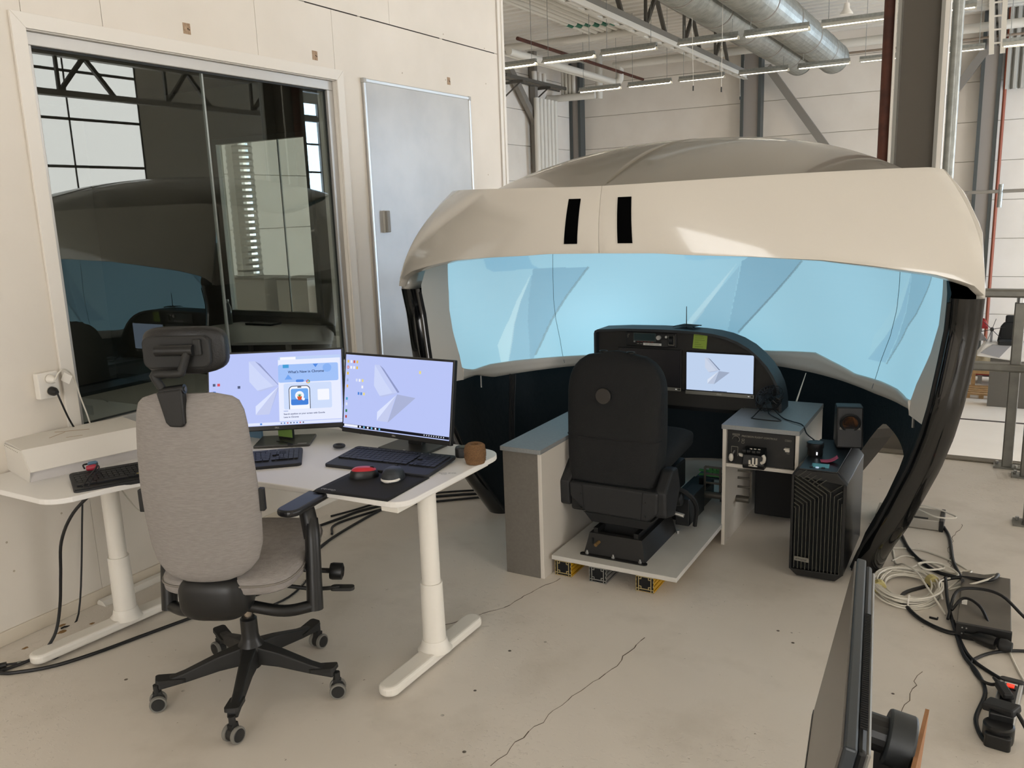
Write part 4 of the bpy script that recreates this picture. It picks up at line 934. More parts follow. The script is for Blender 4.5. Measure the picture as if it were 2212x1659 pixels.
obj('board', MB().box(2.2, 2.36, 4.45, 4.56, .244, .252), mat('board_dark', '#26343a', .5), tg)
obj('post', MB().box(2.21, 2.23, 4.47, 4.5, .20, .246).box(2.33, 2.35, 4.47, 4.5, .112, .246), BLACK, tg)
for k in range(2): obj('terminal_bar', MB().box(2.215, 2.335, 4.455, 4.47, .258 + k * .024, .268 + k * .024), mat('terminal_green'), tg)
# yoke base on the left box, partly hidden by the seat
t = thing('hand_controller', 'pale blue joystick on the left box behind the seat', 'joystick', (1.60, 4.15, .648))
obj('base', MB().box(1.60, 1.72, 4.06, 4.22, .648, .662), BLACK, t, bevel=.004)
obj('grip', MB().tube([(1.66, 4.14, .66), (1.655, 4.13, .69), (1.645, 4.1, .715), (1.64, 4.07, .725)], .017, 10), mat('grip_pale', '#9fb3c4', .4), t, smooth=True)
for k in range(3): obj('button', MB().cyl((1.64 + .012 * k, 4.085, .725), (1.64 + .012 * k, 4.08, .738), .006, n=8), mat('button_pale', '#c4ccd2', .4), t)
# speakers
def speaker(name, label, loc, rz, tilt=0.0):
    t = thing(name, label, 'speaker', loc, rz, group='small black speakers')
    obj('cabinet', MB().prism([(-.075, 0), (.07, 0), (.055, .2), (-.035, .2)], -.062, .062, 'yz'), mat('speaker_black', '#0a0a0b', .55), t, local=True, bevel=.008)
    M4 = Matrix.Translation((0, -.058, .125)) @ Matrix.Rotation(.2, 4, 'X')
    obj('surround', MB().lathe([(.047, 0), (.05, .004), (.044, .008), (.036, .004)], n=24, axis=(0, -1, 0)).xf(M4), BLACKM, t, local=True, smooth=True)
    c = obj('cone', MB().lathe([(.036, .004), (.014, -.012), (.0, -.012)], n=24, axis=(0, -1, 0)).xf(M4), mat('cone_copper', '#8a5a34', .4, .3), t, local=True, smooth=True)
    obj('dust_cap', MB().lathe([(.014, -.012), (.011, -.004), (0, .0)], n=16, axis=(0, -1, 0)).xf(M4), BLACK, c, local=True, smooth=True)
    for a in (-2.5, -.65, -1.57): obj('clip', MB().cyl((.05 * math.cos(a), -.006, .05 * math.sin(a)), (.05 * math.cos(a), .004, .05 * math.sin(a)), .009, n=8).xf(M4), mat('clip_silver', '#8f8c84', .4, .5), t, local=True)
    return t
speaker('speaker', 'small black speaker with copper cone on the black computer tower', (3.0, 4.36, .545), .25)
t = speaker('speaker', 'small black speaker with copper cone behind the left box', (1.62, 4.52, .54), .45)
st = thing('speaker_stand', 'black stand holding the speaker behind the left box', 'stand', (1.62, 4.52, 0))
obj('pole', MB().cyl((1.62, 4.52, .012), (1.62, 4.52, .53), .014, n=10), BLACK, st); obj('plate', MB().box(1.54, 1.70, 4.44, 4.60, .53, .54), BLACK, st); obj('foot', MB().box(1.52, 1.72, 4.42, 4.62, 0, .012), BLACK, st)
# desk fan on the cabinet
fn = thing('desk_fan', 'small black cage fan with wire stand on the right cabinet', 'fan', (2.60, 4.37, .648))
FM4 = Matrix.Translation((2.595, 4.43, .735)) @ Matrix.Rotation(-.55, 4, 'Z') @ Matrix.Rotation(-.75, 4, 'X')
mb = MB()
for k in range(18):
    a = k * PI / 9
    mb.tube([Vector((math.cos(a) * r, yy, math.sin(a) * r)) for r, yy in ((.015, -.03), (.06, -.027), (.078, -.008), (.078, .012), (.06, .027), (.015, .03))], .0016, 4, 1)
for r, yy in ((.079, 0), (.06, -.027), (.06, .027), (.035, -.029)): mb.tube([Vector((r * math.cos(i * PI / 14), yy, r * math.sin(i * PI / 14))) for i in range(28)], .0018, 4, 1, closed=True)
obj('cage', mb.xf(FM4), BLACK, fn)
hub = obj('motor_hub', MB().cyl((0, -.02, 0), (0, .028, 0), .02, n=16).xf(FM4), BLACK, fn)
for k in range(4):
    a = k * PI / 2 + .3
    obj('blade', MB().add([FM4 @ Vector(p) for p in ((.018 * math.cos(a), -.008, .018 * math.sin(a)), (.068 * math.cos(a - .25), -.012, .068 * math.sin(a - .25)), (.068 * math.cos(a + .45), .010, .068 * math.sin(a + .45)), (.018 * math.cos(a + .6), .008, .018 * math.sin(a + .6)))], [(0, 1, 2, 3)]), mat('fan_blade', '#2c343a', .35), hub, solid=.002)
obj('wire_stand', MB().tube([(2.575, 4.43, .70), (2.54, 4.33, .655), (2.545, 4.30, .6505), (2.665, 4.29, .6505), (2.68, 4.315, .6505), (2.60, 4.40, .66), (2.60, 4.43, .70)], .003, 6, 4), BLACK, fn, smooth=True)
tag(obj('fan_cable', MB().tube([(2.62, 4.42, .68), (2.68, 4.36, .653), (2.74, 4.30, .653), (2.80, 4.25, .652), (2.83, 4.21, .62), (2.875, 4.16, .605)], .003, 6), CABLEB, smooth=True), 'thin black cable from the fan to the black puck', 'cable')
tag(obj('white_stick', MB().cyl((2.655, 4.80, .62), (2.70, 4.84, .80), .005, .002, n=8), CABLEW), 'thin pale stick standing behind the right cabinet', 'stick')
# computer tower
pc = thing('computer_tower', 'black computer tower with slatted front right of the cabinet', 'computer', (2.945, 4.16, 0))
PCB = mat('tower_black', '#0b0c0d', .35); X0, X1, Y0, Y1, PZ = 2.826, 3.068, 3.895, 4.44, .535
sec = [(X0 + .035, .012), (X1 - .035, .012), (X1, .045), (X1, PZ - .055), (X1 - .045, PZ), (X0 + .03, PZ), (X0, PZ - .03), (X0, .04)]
obj('body', MB().prism(sec, Y0 + .03, Y1, 'xz'), PCB, pc, bevel=.003)
fr = [(a + (.002 if a < 2.9 else -.002), b_) for a, b_ in sec]
hole = [(X0 + .012, .04), (X1 - .016, .045), (X1 - .016, PZ - .065), (X1 - .045, PZ - .03), (X0 + .03, PZ - .022), (X0 + .012, PZ - .045)]
obj('front_bezel', MB().bar((X0 + .006, Y0 + .015, .04), (X0 + .006, Y0 + .015, PZ - .03), .012, .03, (0, 1, 0)).bar((X1 - .008, Y0 + .015, .045), (X1 - .008, Y0 + .015, PZ - .055), .016, .03, (0, 1, 0))
    .prism([(X0 + .035, .012), (X1 - .035, .012), (X1, .048), (X0, .042)], Y0, Y0 + .03, 'xz').prism([(X0, PZ - .035), (X1, PZ - .058), (X1 - .045, PZ - .004), (X0 + .03, PZ - .004), ], Y0 + .004, Y0 + .03, 'xz'), PCB, pc, bevel=.002)
obj('front_recess', MB().prism(hole, Y0 + .022, Y0 + .03, 'xz'), mat('tower_inner', '#020303', .8), pc)
obj('top_panel', MB().prism([(X0 + .03, Y0 + .0), (X1 - .045, Y0 + .0), (X1 - .045, Y1), (X0 + .03, Y1)], PZ - .002, PZ + .004), mat('tower_top', '#171b1e', .4), pc, bevel=.002)
SL = mat('tower_slat', '#43423a', .4)
vx = 2.985; n = 0
def slat(p, q, r): return MB().bar((p[0], Y0 + .010, p[1]), (q[0], Y0 + .010, q[1]), .022, .0028, (0, 0, 1)) if abs(p[0] - q[0]) > .002 else MB().box(p[0] - .0014, p[0] + .0014, Y0 - .001, Y0 + .021, min(p[1], q[1]), max(p[1], q[1]))
for k in range(13):
    x = X0 + .022 + k * .0168; zt = .378 + .058 * (k / 9.0) if k <= 9 else .436 - .02 * (k - 9)
    zt = .345 + .0105 * k if k <= 9 else .44 - .016 * (k - 9)
    obj('slat', slat((x, .048), (x, zt), 0), SL, pc)
    if k <= 9:
        dx = x - (X0 + .014); L_ = min(dx, (.505 - zt) / .62); obj('slat', slat((x, zt), (x - L_, zt + L_ * .62), 0), SL, pc)
    if k >= 9:
        dx = (X1 - .018) - x; L_ = min(dx, (.49 - zt) / .8)
        if L_ > .005: obj('slat', slat((x, zt), (x + L_, zt + L_ * .8), 0), SL, pc)
for k in range(5):
    zz = .452 + k * .0; x = 2.935 - k * .022
    obj('slat', slat((x + .006, .462 + k * .009), (x + .045, .462 + k * .009 + .034), 0), SL, pc)
bd = obj('badge', MB().prism([(X0 + .024, .088), (X0 + .09, .085), (X0 + .09, .101), (X0 + .086, .106), (X0 + .024, .108)], Y0 - .005, Y0 - .001, 'xz'), mat('badge_grey', '#77746c', .4, .3), pc)
obj('lettering', textmesh('Fractal', .015, frame_m((X0 + .060, Y0 - .0055, .0965), (1, 0, 0), (0, 0, 1))), BLACK, bd)
obj('logo_mark', MB().box(X0 + .032, X0 + .039, Y0 - .0056, Y0 - .005, .099, .101).box(X0 + .030, X0 + .036, Y0 - .0056, Y0 - .005, .0955, .0975).box(X0 + .032, X0 + .035, Y0 - .0056, Y0 - .005, .092, .0945), BLACK, bd)
for x in (2.905, 2.957): obj('port', MB().box(x - .007, x + .007, Y0 + .03, Y0 + .043, PZ + .004, PZ + .008), BLACK, pc)
obj('power_button', MB().cyl((2.931, Y0 + .036, PZ + .004), (2.931, Y0 + .036, PZ + .007), .008, n=14), mat('power_led', '#9fb6c8', .3, emit='#cfe6ff', es=.5 * SE), pc)
for x, y in ((X0 + .04, Y0 + .06), (X1 - .05, Y0 + .06), (X0 + .04, Y1 - .06), (X1 - .05, Y1 - .06)): obj('foot', MB().cyl((x, y, 0), (x, y, .013), .014, n=10), BLACKM, pc)
t = thing('webcam_puck', 'round black puck with a small lit spot on the computer tower', 'speaker puck', (2.885, 4.13, PZ + .004))
obj('body', MB().lathe([(.034, 0), (.036, .006), (.036, .036), (.0395, .042), (.0395, .062), (.036, .066), (0, .066)], n=28), mat('puck_black', '#0a0b0c', .45), t, smooth=True, local=True)
obj('light_spot', MB().box(.012, .018, -.0372, -.036, .012, .026), mat('puck_led', '#ffffff', .4, emit='#f2f6ff', es=1.5 * SE), t, local=True)
def note(name, label, m_, x, y, z, rz, curl):
    def fn(u, v):
        a, b_ = (u - .5) * .075, (v - .5) * .065; p = Matrix.Rotation(rz, 3, 'Z') @ Vector((a, b_, 0))
        return (x + p.x, y + p.y, z + .002 + curl * (max(0, u - .3) ** 2 + max(0, .35 - v) ** 2))
    return tag(obj(name, MB().grid(fn, 8, 8), m_, smooth=True, solid=.0006), label, 'note')
note('sticky_note', 'pink sticky note curling on top of the computer tower', mat('note_pink', '#c44d6c', .7), 2.965, 4.04, PZ + .004, .25, .05)
note('sticky_note', 'teal sticky note lying flat on top of the computer tower', mat('note_teal', '#6fb7c0', .7), 2.94, 3.965, PZ + .004, .12, .0)

# ---------------------------------------------------------------- pilot seat
ps = thing('pilot_seat', 'black fabric pilot seat on a dark metal base', 'seat', (2.12, 3.72, .112))
SEATF = mat('seat_fabric', '#0e0f10', .85, bump=(260, .35)); SEATP = mat('seat_plastic', '#17181a', .6, bump=(300, .08)); SBASE = mat('seat_base_metal', '#1a1918', .55, .2)
sx = 2.04
def shell_back(side_in=0.0):
    # outline in x (half width) against height, rounded shoulders; swept in depth
    prof = [(.43, .218), (.55, .232), (.67, .238), (.75, .241), (.88, .243), (.94, .238), (.985, .222), (1.02, .195), (1.05, .15), (1.068, .09), (1.075, .0)]
    return prof
hp = shell_back()
def seat_back(u, v):
    # u round the section, v up
    z = lerp(.435, 1.074, v); hw = interp(z, hp); a = 2 * PI * u
    d = interp(z, [(.43, .08), (.6, .08), (.9, .07), (1.03, .045), (1.074, .012)])
    cx = math.copysign(abs(math.cos(a)) ** .45, math.cos(a)); sy = math.copysign(abs(math.sin(a)) ** .55, math.sin(a))
    yc = 3.66 + .05 * (z - .43) / .63
    if sy > 0: d *= 1.1 + interp(z, [(.43, .8), (.62, 1.1), (.85, .5), (1.07, .1)]) * abs(cx) ** 3
    return (sx + hw * max(cx * .999, -1), yc + d * sy, z)
bk = obj('backrest', MB().grid(seat_back, 40, 26, cu=True), SEATF, ps, smooth=True)
mb = MB().add([seat_back(i / 40, 1.0) for i in range(40)], [list(range(40))]); obj('backrest_top', mb, SEATF, ps, smooth=True)
obj('seam', MB().tube([seat_back(.5 + .01 + i * .48 / 20, .36 - .0 * i) for i in range(21)], .004, 6, 1), BLACKM, bk)
obj('round_patch', MB().cyl((2.01, 3.625, .872), (2.01, 3.601, .872), .036, n=24).xf(Matrix.Identity(4)), mat('patch_black', '#050708', .6), bk)
obj('patch_rim', MB().lathe([(.036, 0), (.039, .004), (.036, .008)], (2.01, 3.600, .872), 24, (0, 1, 0)), mat('patch_rim', '#2e2a26', .6), bk, smooth=True)
for x in (1.97, 2.11): obj('headrest_socket', MB().tube([(x + .018 * math.cos(i * PI / 5), 3.71 + .012 * math.sin(i * PI / 5), 1.068) for i in range(10)], .005, 6, 1, closed=True), BLACK, bk)
obj('cushion', MB().grid(lambda u, v: (sx + interp(v, [(0, .05), (.08, .2), (.9, .215), (1, .19)]) * math.copysign(abs(math.cos(2 * PI * u)) ** .4, math.cos(2 * PI * u)) * 1.0 + .02, lerp(3.70, 4.22, v), .50 + .06 * v + (.06 * math.copysign(abs(math.sin(2 * PI * u)) ** .6, math.sin(2 * PI * u))) * interp(v, [(0, .5), (.1, 1), (.85, 1), (1, .35)])), 32, 16, cu=True), SEATF, ps, smooth=True)
# plastic surround behind and at the sides
obj('rear_cover', MB().prism([(1.845, .445), (1.85, .37), (1.93, .30), (2.25, .295), (2.295, .34), (2.30, .445)], 3.555, 3.64, 'xz'), SEATP, ps, bevel=.012, seg=3)
for s in (-1, 1):
    obj('side_wing', MB().prism([(3.57, .32), (3.565, .44), (3.67, .53), (3.74, .525), (3.78, .42), (3.70, .29)], sx + .02 + s * .245 - .03, sx + .02 + s * .245 + .03, 'yz'), SEATP, ps, bevel=.014, seg=3)
    for z in (.32, .39): obj('screw', MB().cyl((2.07 + s * .165, 3.556, z), (2.07 + s * .165, 3.551, z), .006, n=8), BLACK, ps)
    obj('panel_gap', MB().bar((2.07 + s * .145, 3.554, .30), (2.07 + s * .155, 3.554, .44), .003, .002), BLACKM, ps)
obj('seat_pan', MB().box(sx - .19, sx + .20, 3.56, 4.15, .30, .45), BLACK, ps, bevel=.015)
obj('under_frame', MB().prism([(1.92, .30), (2.27, .30), (2.24, .255), (1.96, .255)], 3.56, 3.98, 'xz'), BLACKM, ps, bevel=.004)
obj('adjust_bar', MB().cyl((2.30, 3.75, .29), (2.36, 3.75, .28), .010, n=10), ALU, ps)
obj('adjust_knob', MB().lathe([(.0, 0), (.035, .0), (.04, .02), (.034, .05), (0, .055)], (2.27, 3.84, .33), 18, (1, 0, 0)), BLACK, ps, smooth=True)
obj('belt', MB().tube([(2.27, 3.80, .40), (2.33, 3.86, .36), (2.36, 3.94, .27), (2.345, 3.97, .15)], .012, 6), BLACKM, ps, smooth=True)
obj('side_box', MB().box(2.26, 2.33, 3.92, 4.18, .16, .30), BLACK, ps, bevel=.004)
# metal box base with flange
bx0, bx1, by0, by1 = 1.945, 2.255, 3.50, 3.95
tp = .022
mb = MB()
A_ = [(bx0, by0), (bx1, by0), (bx1, by1), (bx0, by1)]; B2 = [(bx0 + tp, by0 + tp), (bx1 - tp, by0 + tp), (bx1 - tp, by1 - tp), (bx0 + tp, by1 - tp)]
I_ = [(bx0 + tp + .035, by0 + tp + .03), (bx1 - tp - .035, by0 + tp + .03), (bx1 - tp - .035, by1 - tp - .03), (bx0 + tp + .035, by1 - tp - .03)]
zA, zB = .113, .215
mb.add([(x, y, zA) for x, y in A_] + [(x, y, zB) for x, y in B2] + [(x, y, zB) for x, y in I_] + [(x, y, zB - .05) for x, y in I_],
       [(i, (i + 1) % 4, 4 + (i + 1) % 4, 4 + i) for i in range(4)] + [(4 + i, 4 + (i + 1) % 4, 8 + (i + 1) % 4, 8 + i) for i in range(4)] + [(8 + i, 8 + (i + 1) % 4, 12 + (i + 1) % 4, 12 + i) for i in range(4)] + [(12, 13, 14, 15)])
bs = obj('base', mb, SBASE, ps, fixn=False)
obj('flange', MB().prism(rrect(.34, .032, .015, cx=2.10, cy=3.492), .1125, .117), SBASE, bs)
for x in (1.965, 2.10, 2.235): obj('flange_bolt', MB().cyl((x, 3.492, .117), (x, 3.492, .125), .009, n=6).cyl((x, 3.492, .125), (x, 3.492, .135), .005, n=6), ALU, bs)
obj('flange_bolt', MB().cyl((2.27, 3.93, .1125), (2.27, 3.93, .128), .01, n=8), ALU, bs)
obj('slot', MB().box(1.984, 1.992, by0 + .008, by0 + .012, .165, .195), HOLE, bs)
obj('air_fitting', MB().cyl((2.02, by0 + .012, .178), (2.015, by0 - .02, .172), .009, n=10), mat('brass', '#8c7048', .4, .6), bs)
for x in (1.985, 2.19): obj('slide_rail', MB().box(x, x + .022, by0 + .03, by1 - .04, zB, zB + .025), BLACK, bs)
obj('paper_scrap', MB().prism([(2.13, 3.62), (2.16, 3.60), (2.175, 3.63), (2.14, 3.66)], zB - .045, zB - .044), mat('scrap', '#77736b', .7), bs)
obj('suspension', MB().box(1.99, 2.21, 3.62, 3.90, zB - .03, .255), BLACKM, bs)
# ---------------------------------------------------------------- corner desk
DZ = .745
dk = thing('corner_desk', 'white corner desk with round corners and T-shaped legs', 'desk', (1.0, 2.6, 0))
def rc(c, r, a0, a1, n=6): return [(c[0] + r * math.cos(math.radians(lerp(a0, a1, i / n))), c[1] + r * math.sin(math.radians(lerp(a0, a1, i / n)))) for i in range(n + 1)]
top = [(.035, 3.02), (.035, 1.86)] + rc((.135, 1.86), .1, 180, 262, 4) + rc((.50, 1.87), .115, 275, 350, 6) + [(.645, 1.96), (.685, 2.06), (.75, 2.155), (.86, 2.215), (1.0, 2.243), (1.2, 2.258), (1.43, 2.268)] \
    + rc((1.745, 2.345), .075, 270, 360, 6) + rc((1.72, 2.90), .10, 0, 80, 6) + [(1.6, 3.01)]
obj('tabletop', MB().prism(top, DZ - .022, DZ), DESKW, dk, bevel=.004)
def desk_leg(x, yl, ya, yb, rot=0.0):
    R3 = Matrix.Translation((x, yl, 0)) @ Matrix.Rotation(rot, 4, 'Z')
    l = obj('leg', MB().cyl((0, 0, .05), (0, 0, .33), .047, .044, n=20).cyl((0, 0, .33), (0, 0, DZ - .03), .037, n=20).xf(R3), LEGW, dk, smooth=True)
    obj('leg_collar', MB().lathe([(.07, .045), (.056, .06), (.049, .09)], n=20).xf(R3), LEGW, l, smooth=True)
    obj('foot', MB().prism(rrect(.082, yb - ya, .04, cx=0, cy=(ya + yb) / 2 - yl), .012, .052, 'xy', R3), LEGW, dk, bevel=.012, seg=3)
    for y in (ya + .09 - yl, yb - .09 - yl): obj('glide', MB().cyl(R3 @ Vector((0, y, 0)), R3 @ Vector((0, y, .013)), .018, n=10), BLACKM, l)
desk_leg(1.737, 2.53, 2.195, 2.845)
desk_leg(.335, 2.16, 1.745, 2.55, -.10)
desk_leg(.3, 2.85, 2.6, 3.0)
obj('support_rail', MB().box(1.70, 1.775, 2.30, 2.93, DZ - .05, DZ - .022).box(.3, 1.75, 2.80, 2.84, DZ - .06, DZ - .022).box(.30, .37, 1.86, 2.95, DZ - .05, DZ - .022), LEGW, dk, bevel=.002)
t = thing('desk_sticker', 'tiny printed label on the right of the white desk', 'label', (1.783, 2.63, DZ))
obj('print', textmesh('RKKD  JP-530', .012, frame_m((1.765, 2.64, DZ + .0006), (.9, .35, 0), (-.35, .9, 0))), BLACK, t)
obj('print_line', textmesh('lot 2207', .007, frame_m((1.76, 2.622, DZ + .0006), (.9, .35, 0), (-.35, .9, 0))), BLACK, t)

# ---------------------------------------------------------------- monitors
MBK = mat('monitor_black', '#0b0b0c', .4); STG = mat('monitor_stand_grey', '#4e4d49', .35, .5)
def screen_shape(o, M4, pts, m_, lift=.001, name='screen_shape'):
    return obj(name, MB().add([M4 @ Vector((a, b_, lift)) for a, b_ in pts], [list(range(len(pts)))]), m_, o, fixn=False)
def R(x0, x1, y0, y1): return [(x0, y0), (x1, y0), (x1, y1), (x0, y1)]
def disc(cx, cy, r, n=18, a0=0, a1=2 * PI): return [(cx + r * math.cos(lerp(a0, a1, i / n)), cy + r * math.sin(lerp(a0, a1, i / n))) for i in range(n + (0 if a1 - a0 > 6.28 else 1))]
def monitor(label, c, yaw, tilt, w, base, byaw):
    h = w * 9 / 16 + .012
    t = thing('monitor', label, 'monitor', (base[0], base[1], DZ), group='monitors on the white desk')
    r = Vector((math.cos(yaw), math.sin(yaw), 0)); n = Vector((math.sin(yaw), -math.cos(yaw), 0)); u = Vector((0, 0, 1)) * math.cos(tilt) - n * math.sin(tilt)
    M4 = frame_m(c, r, u)
    obj('housing', MB().prism(rrect(w + .012, h + .014, .004), -.022, 0, 'xy', M4), MBK, t, bevel=.003)
    obj('back_box', MB().prism(rrect(w * .5, h * .55, .02), -.05, -.022, 'xy', M4), MBK, t, bevel=.008)
    sc = obj('lit_screen', MB().add([M4 @ Vector((a, b_, .0005)) for a, b_ in R(-w / 2 + .002, w / 2 - .002, -h / 2 + .014, h / 2 - .002)], [(0, 1, 2, 3)]), emis('pix_desktop', '#b8c4f6', 1.0), t, fixn=False)
    B4 = Matrix.Translation(base) @ Matrix.Rotation(byaw, 4, 'Z')
    obj('stand_column', MB().bar(B4 @ Vector((0, .03, .006)), B4 @ Vector((0, .04, .165)), .075, .028, (0, 1, 0)), BLACK, t, bevel=.004)
    obj('stand_base', MB().prism(rrect(.25, .18, .008), 0.0, .012, 'xy', B4), STG, t, bevel=.003)
    return t, sc, M4, w, h, B4
tA, sA, MA, wA, hA, BA = monitor('left desk monitor showing a browser window', (.778, 2.742, .985), .585, .30, .60, (.815, 2.735, DZ), .56)
tB, sB, MB_, wB, hB, BB = monitor('right desk monitor showing a desktop with paper arrow', (1.385, 2.832, .980), -.0326, .171, .584, (1.42, 2.885, DZ), -.03)
# right monitor picture
wallpaper(sB, MB_, wB, hB, sB, cx=-.073, cy=.006, s=.352)
E_ = emis
screen_shape(sB, MB_, R(-.29, .29, -.152, -.140), E_('pix_taskbar', '#0d1020', .6), .0012, 'taskbar')
screen_shape(sB, MB_, R(-.283, -.205, -.151, -.141), E_('pix_white', '#eef1ff', 1), .0016, 'search_box')
for k in range(6): screen_shape(sB, MB_, R(-.195 + k * .022, -.186 + k * .022, -.150, -.142), E_('pix_icon_blue' if k % 2 else 'pix_white', '#69b8e6' if k % 2 else '#eef1ff', 1), .0016, 'taskbar_icon')
for k in range(9): screen_shape(sB, MB_, R(.16 + k * .0125, .164 + k * .0125, -.148, -.143), E_('pix_white', '#eef1ff', 1), .0016, 'taskbar_icon')
ic_c = ['#e8c24a', '#f2f2f8', '#d2553c', '#e8c24a', '#c84a3a', '#f2f2f8', '#f2f2f8', '#e8c24a', '#e8c24a', '#9fb0d8', '#e8b86a', '#3aa0c8', '#dfe4f4', '#2f7a4a', '#b8483c']
spots = [(-.275, .138), (-.257, .138), (-.240, .138), (-.223, .138), (-.275, .112), (-.257, .112), (-.240, .112), (-.223, .112), (-.275, .085), (-.275, .055), (-.275, .028), (-.275, -.028), (-.275, -.052), (-.275, -.082), (-.275, -.108)]
for (x, y), c in zip(spots, ic_c):
    if c == '#c84a3a':
        screen_shape(sB, MB_, disc(x, y, .0065), E_('pix_chrome_red', '#c84a3a', 1), .0012, 'desktop_icon'); screen_shape(sB, MB_, disc(x, y, .0032), E_('pix_white', '#eef1ff', 1), .0016, 'desktop_icon')
    else: screen_shape(sB, MB_, R(x - .005, x + .005, y - .006, y + .006), E_('pixi' + c, c, 1), .0012, 'desktop_icon')
for x, y, c in ((-.205, .058, '#f2f2f8'), (-.188, .058, '#e8d98a'), (-.188, .03, '#f2f2f8'), (-.208, .0, '#4f86d8'), (-.193, .0, '#4f86d8'), (-.177, .0, '#e8d98a'), (.125, .115, '#e8d98a'), (-.222, .058, '#d8def4')):
    screen_shape(sB, MB_, R(x - .005, x + .005, y - .006, y + .006), E_('pixi' + c, c, 1), .0012, 'desktop_icon')
obj('lettering', textmesh('DELL', .009, MB_ @ Matrix.Translation((0, -hB / 2 + .004, .0012))), mat('logo_pale'), tB)
# left monitor picture: wallpaper cut by the browser window
screen_shape(sA, MA, R(-.298, .298, -.158, -.146), E_('pix_taskbar_light', '#dfe6fb', 1), .0010, 'taskbar')
wallpaper(sA, MA, wA, hA, sA, cx=-.068, cy=.008, s=.355, clip=.155)
WX0, WX1, WY_0, WY_1 = .012, .292, -.143, .150
screen_shape(sA, MA, R(WX0, WX1, WY_0, WY_1), E_('pix_page', '#e6ebff', 1), .0024, 'browser_window')
screen_shape(sA, MA, R(WX0, WX1, .136, .150), E_('pix_tabbar', '#bccff5', 1), .0028, 'tab_bar')
screen_shape(sA, MA, R(WX0 + .01, WX0 + .08, .136, .148), E_('pix_white2', '#f4f6ff', 1), .0032, 'active_tab')
screen_shape(sA, MA, rrect(.27, .082, .008, 4, .147, .073), E_('pix_banner', '#9fc0f7', 1), .0030, 'banner')
screen_shape(sA, MA, R(.033, .06, .098, .114), E_('pix_logo_teal', '#3f9ad6', 1), .0034, 'banner_shape')
screen_shape(sA, MA, [(.168, .112), (.192, .112), (.18, .096)], E_('pix_logo_blue', '#4a86e0', 1), .0034, 'banner_shape')
screen_shape(sA, MA, [(.04, .045), (.075, .045), (.056, .068)], E_('pix_tri', '#6ea2ee', 1), .0034, 'banner_shape')
screen_shape(sA, MA, disc(.232, .092, .02, 12), E_('pix_blob', '#86b0f2', 1), .0033, 'banner_shape')
screen_shape(sA, MA, rrect(.036, .012, .006, 4, .108, .037), E_('pix_logo_blue', '#4a86e0', 1), .0034, 'banner_shape')
for k, c in enumerate(('#d64a3c', '#e7c13c', '#3c9a58')): screen_shape(sA, MA, [(.145, .032)] + disc(.145, .032, .0085, 8, PI / 2 + k * 2 * PI / 3, PI / 2 + (k + 1) * 2 * PI / 3), E_('pixc' + c, c, 1), .0036, 'browser_logo')
screen_shape(sA, MA, disc(.145, .032, .0045), E_('pix_white2', '#f4f6ff', 1), .0040, 'browser_logo'); screen_shape(sA, MA, disc(.145, .032, .0033), E_('pix_logo_blue', '#4a86e0', 1), .0044, 'browser_logo')
INK = E_('pix_ink', '#1d3466', 1)
def mtext(s, size, x, y, lift=.0042, align='CENTER', b_=0.0): return obj('lettering', textmesh(s, size, MA @ Matrix.Translation((x, y, lift)), align=align, bold=b_), INK, sA, fixn=False)
mtext("What's New in Chrome", .0165, .137, .078, b_=.0003)
mtext('Search anything on your screen with Google', .0102, .032, -.112, align='LEFT', b_=.0002); mtext('Lens in Chrome', .0102, .032, -.126, align='LEFT', b_=.0002)
screen_shape(sA, MA, R(.032, .052, -.101, -.096), E_('pix_tag', '#b9c4e6', 1), .0034, 'tag')
screen_shape(sA, MA, rrect(.215, .118, .008, 4, .142, -.032), E_('pix_card', '#cddcfa', 1), .0028, 'card')
screen_shape(sA, MA, rrect(.096, .106, (.018, .018, .001, .001), 5, .105, -.038), E_('pix_phone', '#182238', 1), .0031, 'phone_shape')
screen_shape(sA, MA, rrect(.090, .103, (.016, .016, .001, .001), 5, .105, -.0395), E_('pix_white2', '#f4f6ff', 1), .0034, 'phone_shape')
screen_shape(sA, MA, rrect(.078, .075, .008, 4, .105, -.036), E_('pix_sky', '#6aa6ee', 1), .0037, 'phone_shape')
screen_shape(sA, MA, rrect(.078, .026, .006, 4, .105, -.06), E_('pix_sea', '#3f7fd8', 1), .0039, 'phone_shape')
screen_shape(sA, MA, disc(.105, -.03, .02), E_('pix_white2', '#f4f6ff', 1), .0040, 'phone_shape')
screen_shape(sA, MA, rrect(.018, .005, .002, 3, .105, .0085), E_('pix_phone', '#182238', 1), .0037, 'phone_shape')
screen_shape(sA, MA, [(.094, -.034), (.116, -.034), (.112, -.051), (.098, -.051)], E_('pix_pot', '#d2572e', 1), .0043, 'pot_shape')
for a in (-.9, -.45, 0, .45, .9): screen_shape(sA, MA, [(.105 - .003, -.034), (.105 + .016 * math.sin(a), -.034 + .015 * math.cos(a)), (.105 + .003, -.034)], E_('pix_leaf', '#3d9a63', 1), .0043, 'leaf_shape')
screen_shape(sA, MA, disc(.122, -.047, .0065), E_('pix_white2', '#f4f6ff', 1), .0045, 'phone_shape')
screen_shape(sA, MA, rrect(.052, .05, .003, 3, .212, -.03), E_('pix_white2', '#f4f6ff', 1), .0032, 'card')
for k in range(8): screen_shape(sA, MA, disc(-.0 + k * .014 + .02, -.152, .0035, 8), E_('pixt%d' % (k % 4), ('#5b6fa8', '#3c78c8', '#c0506a', '#4a5578')[k % 4], 1), .0016, 'taskbar_icon')
screen_shape(sA, MA, R(-.075, -.066, -.156, -.148), E_('pix_logo_blue', '#4a86e0', 1), .0016, 'taskbar_icon')
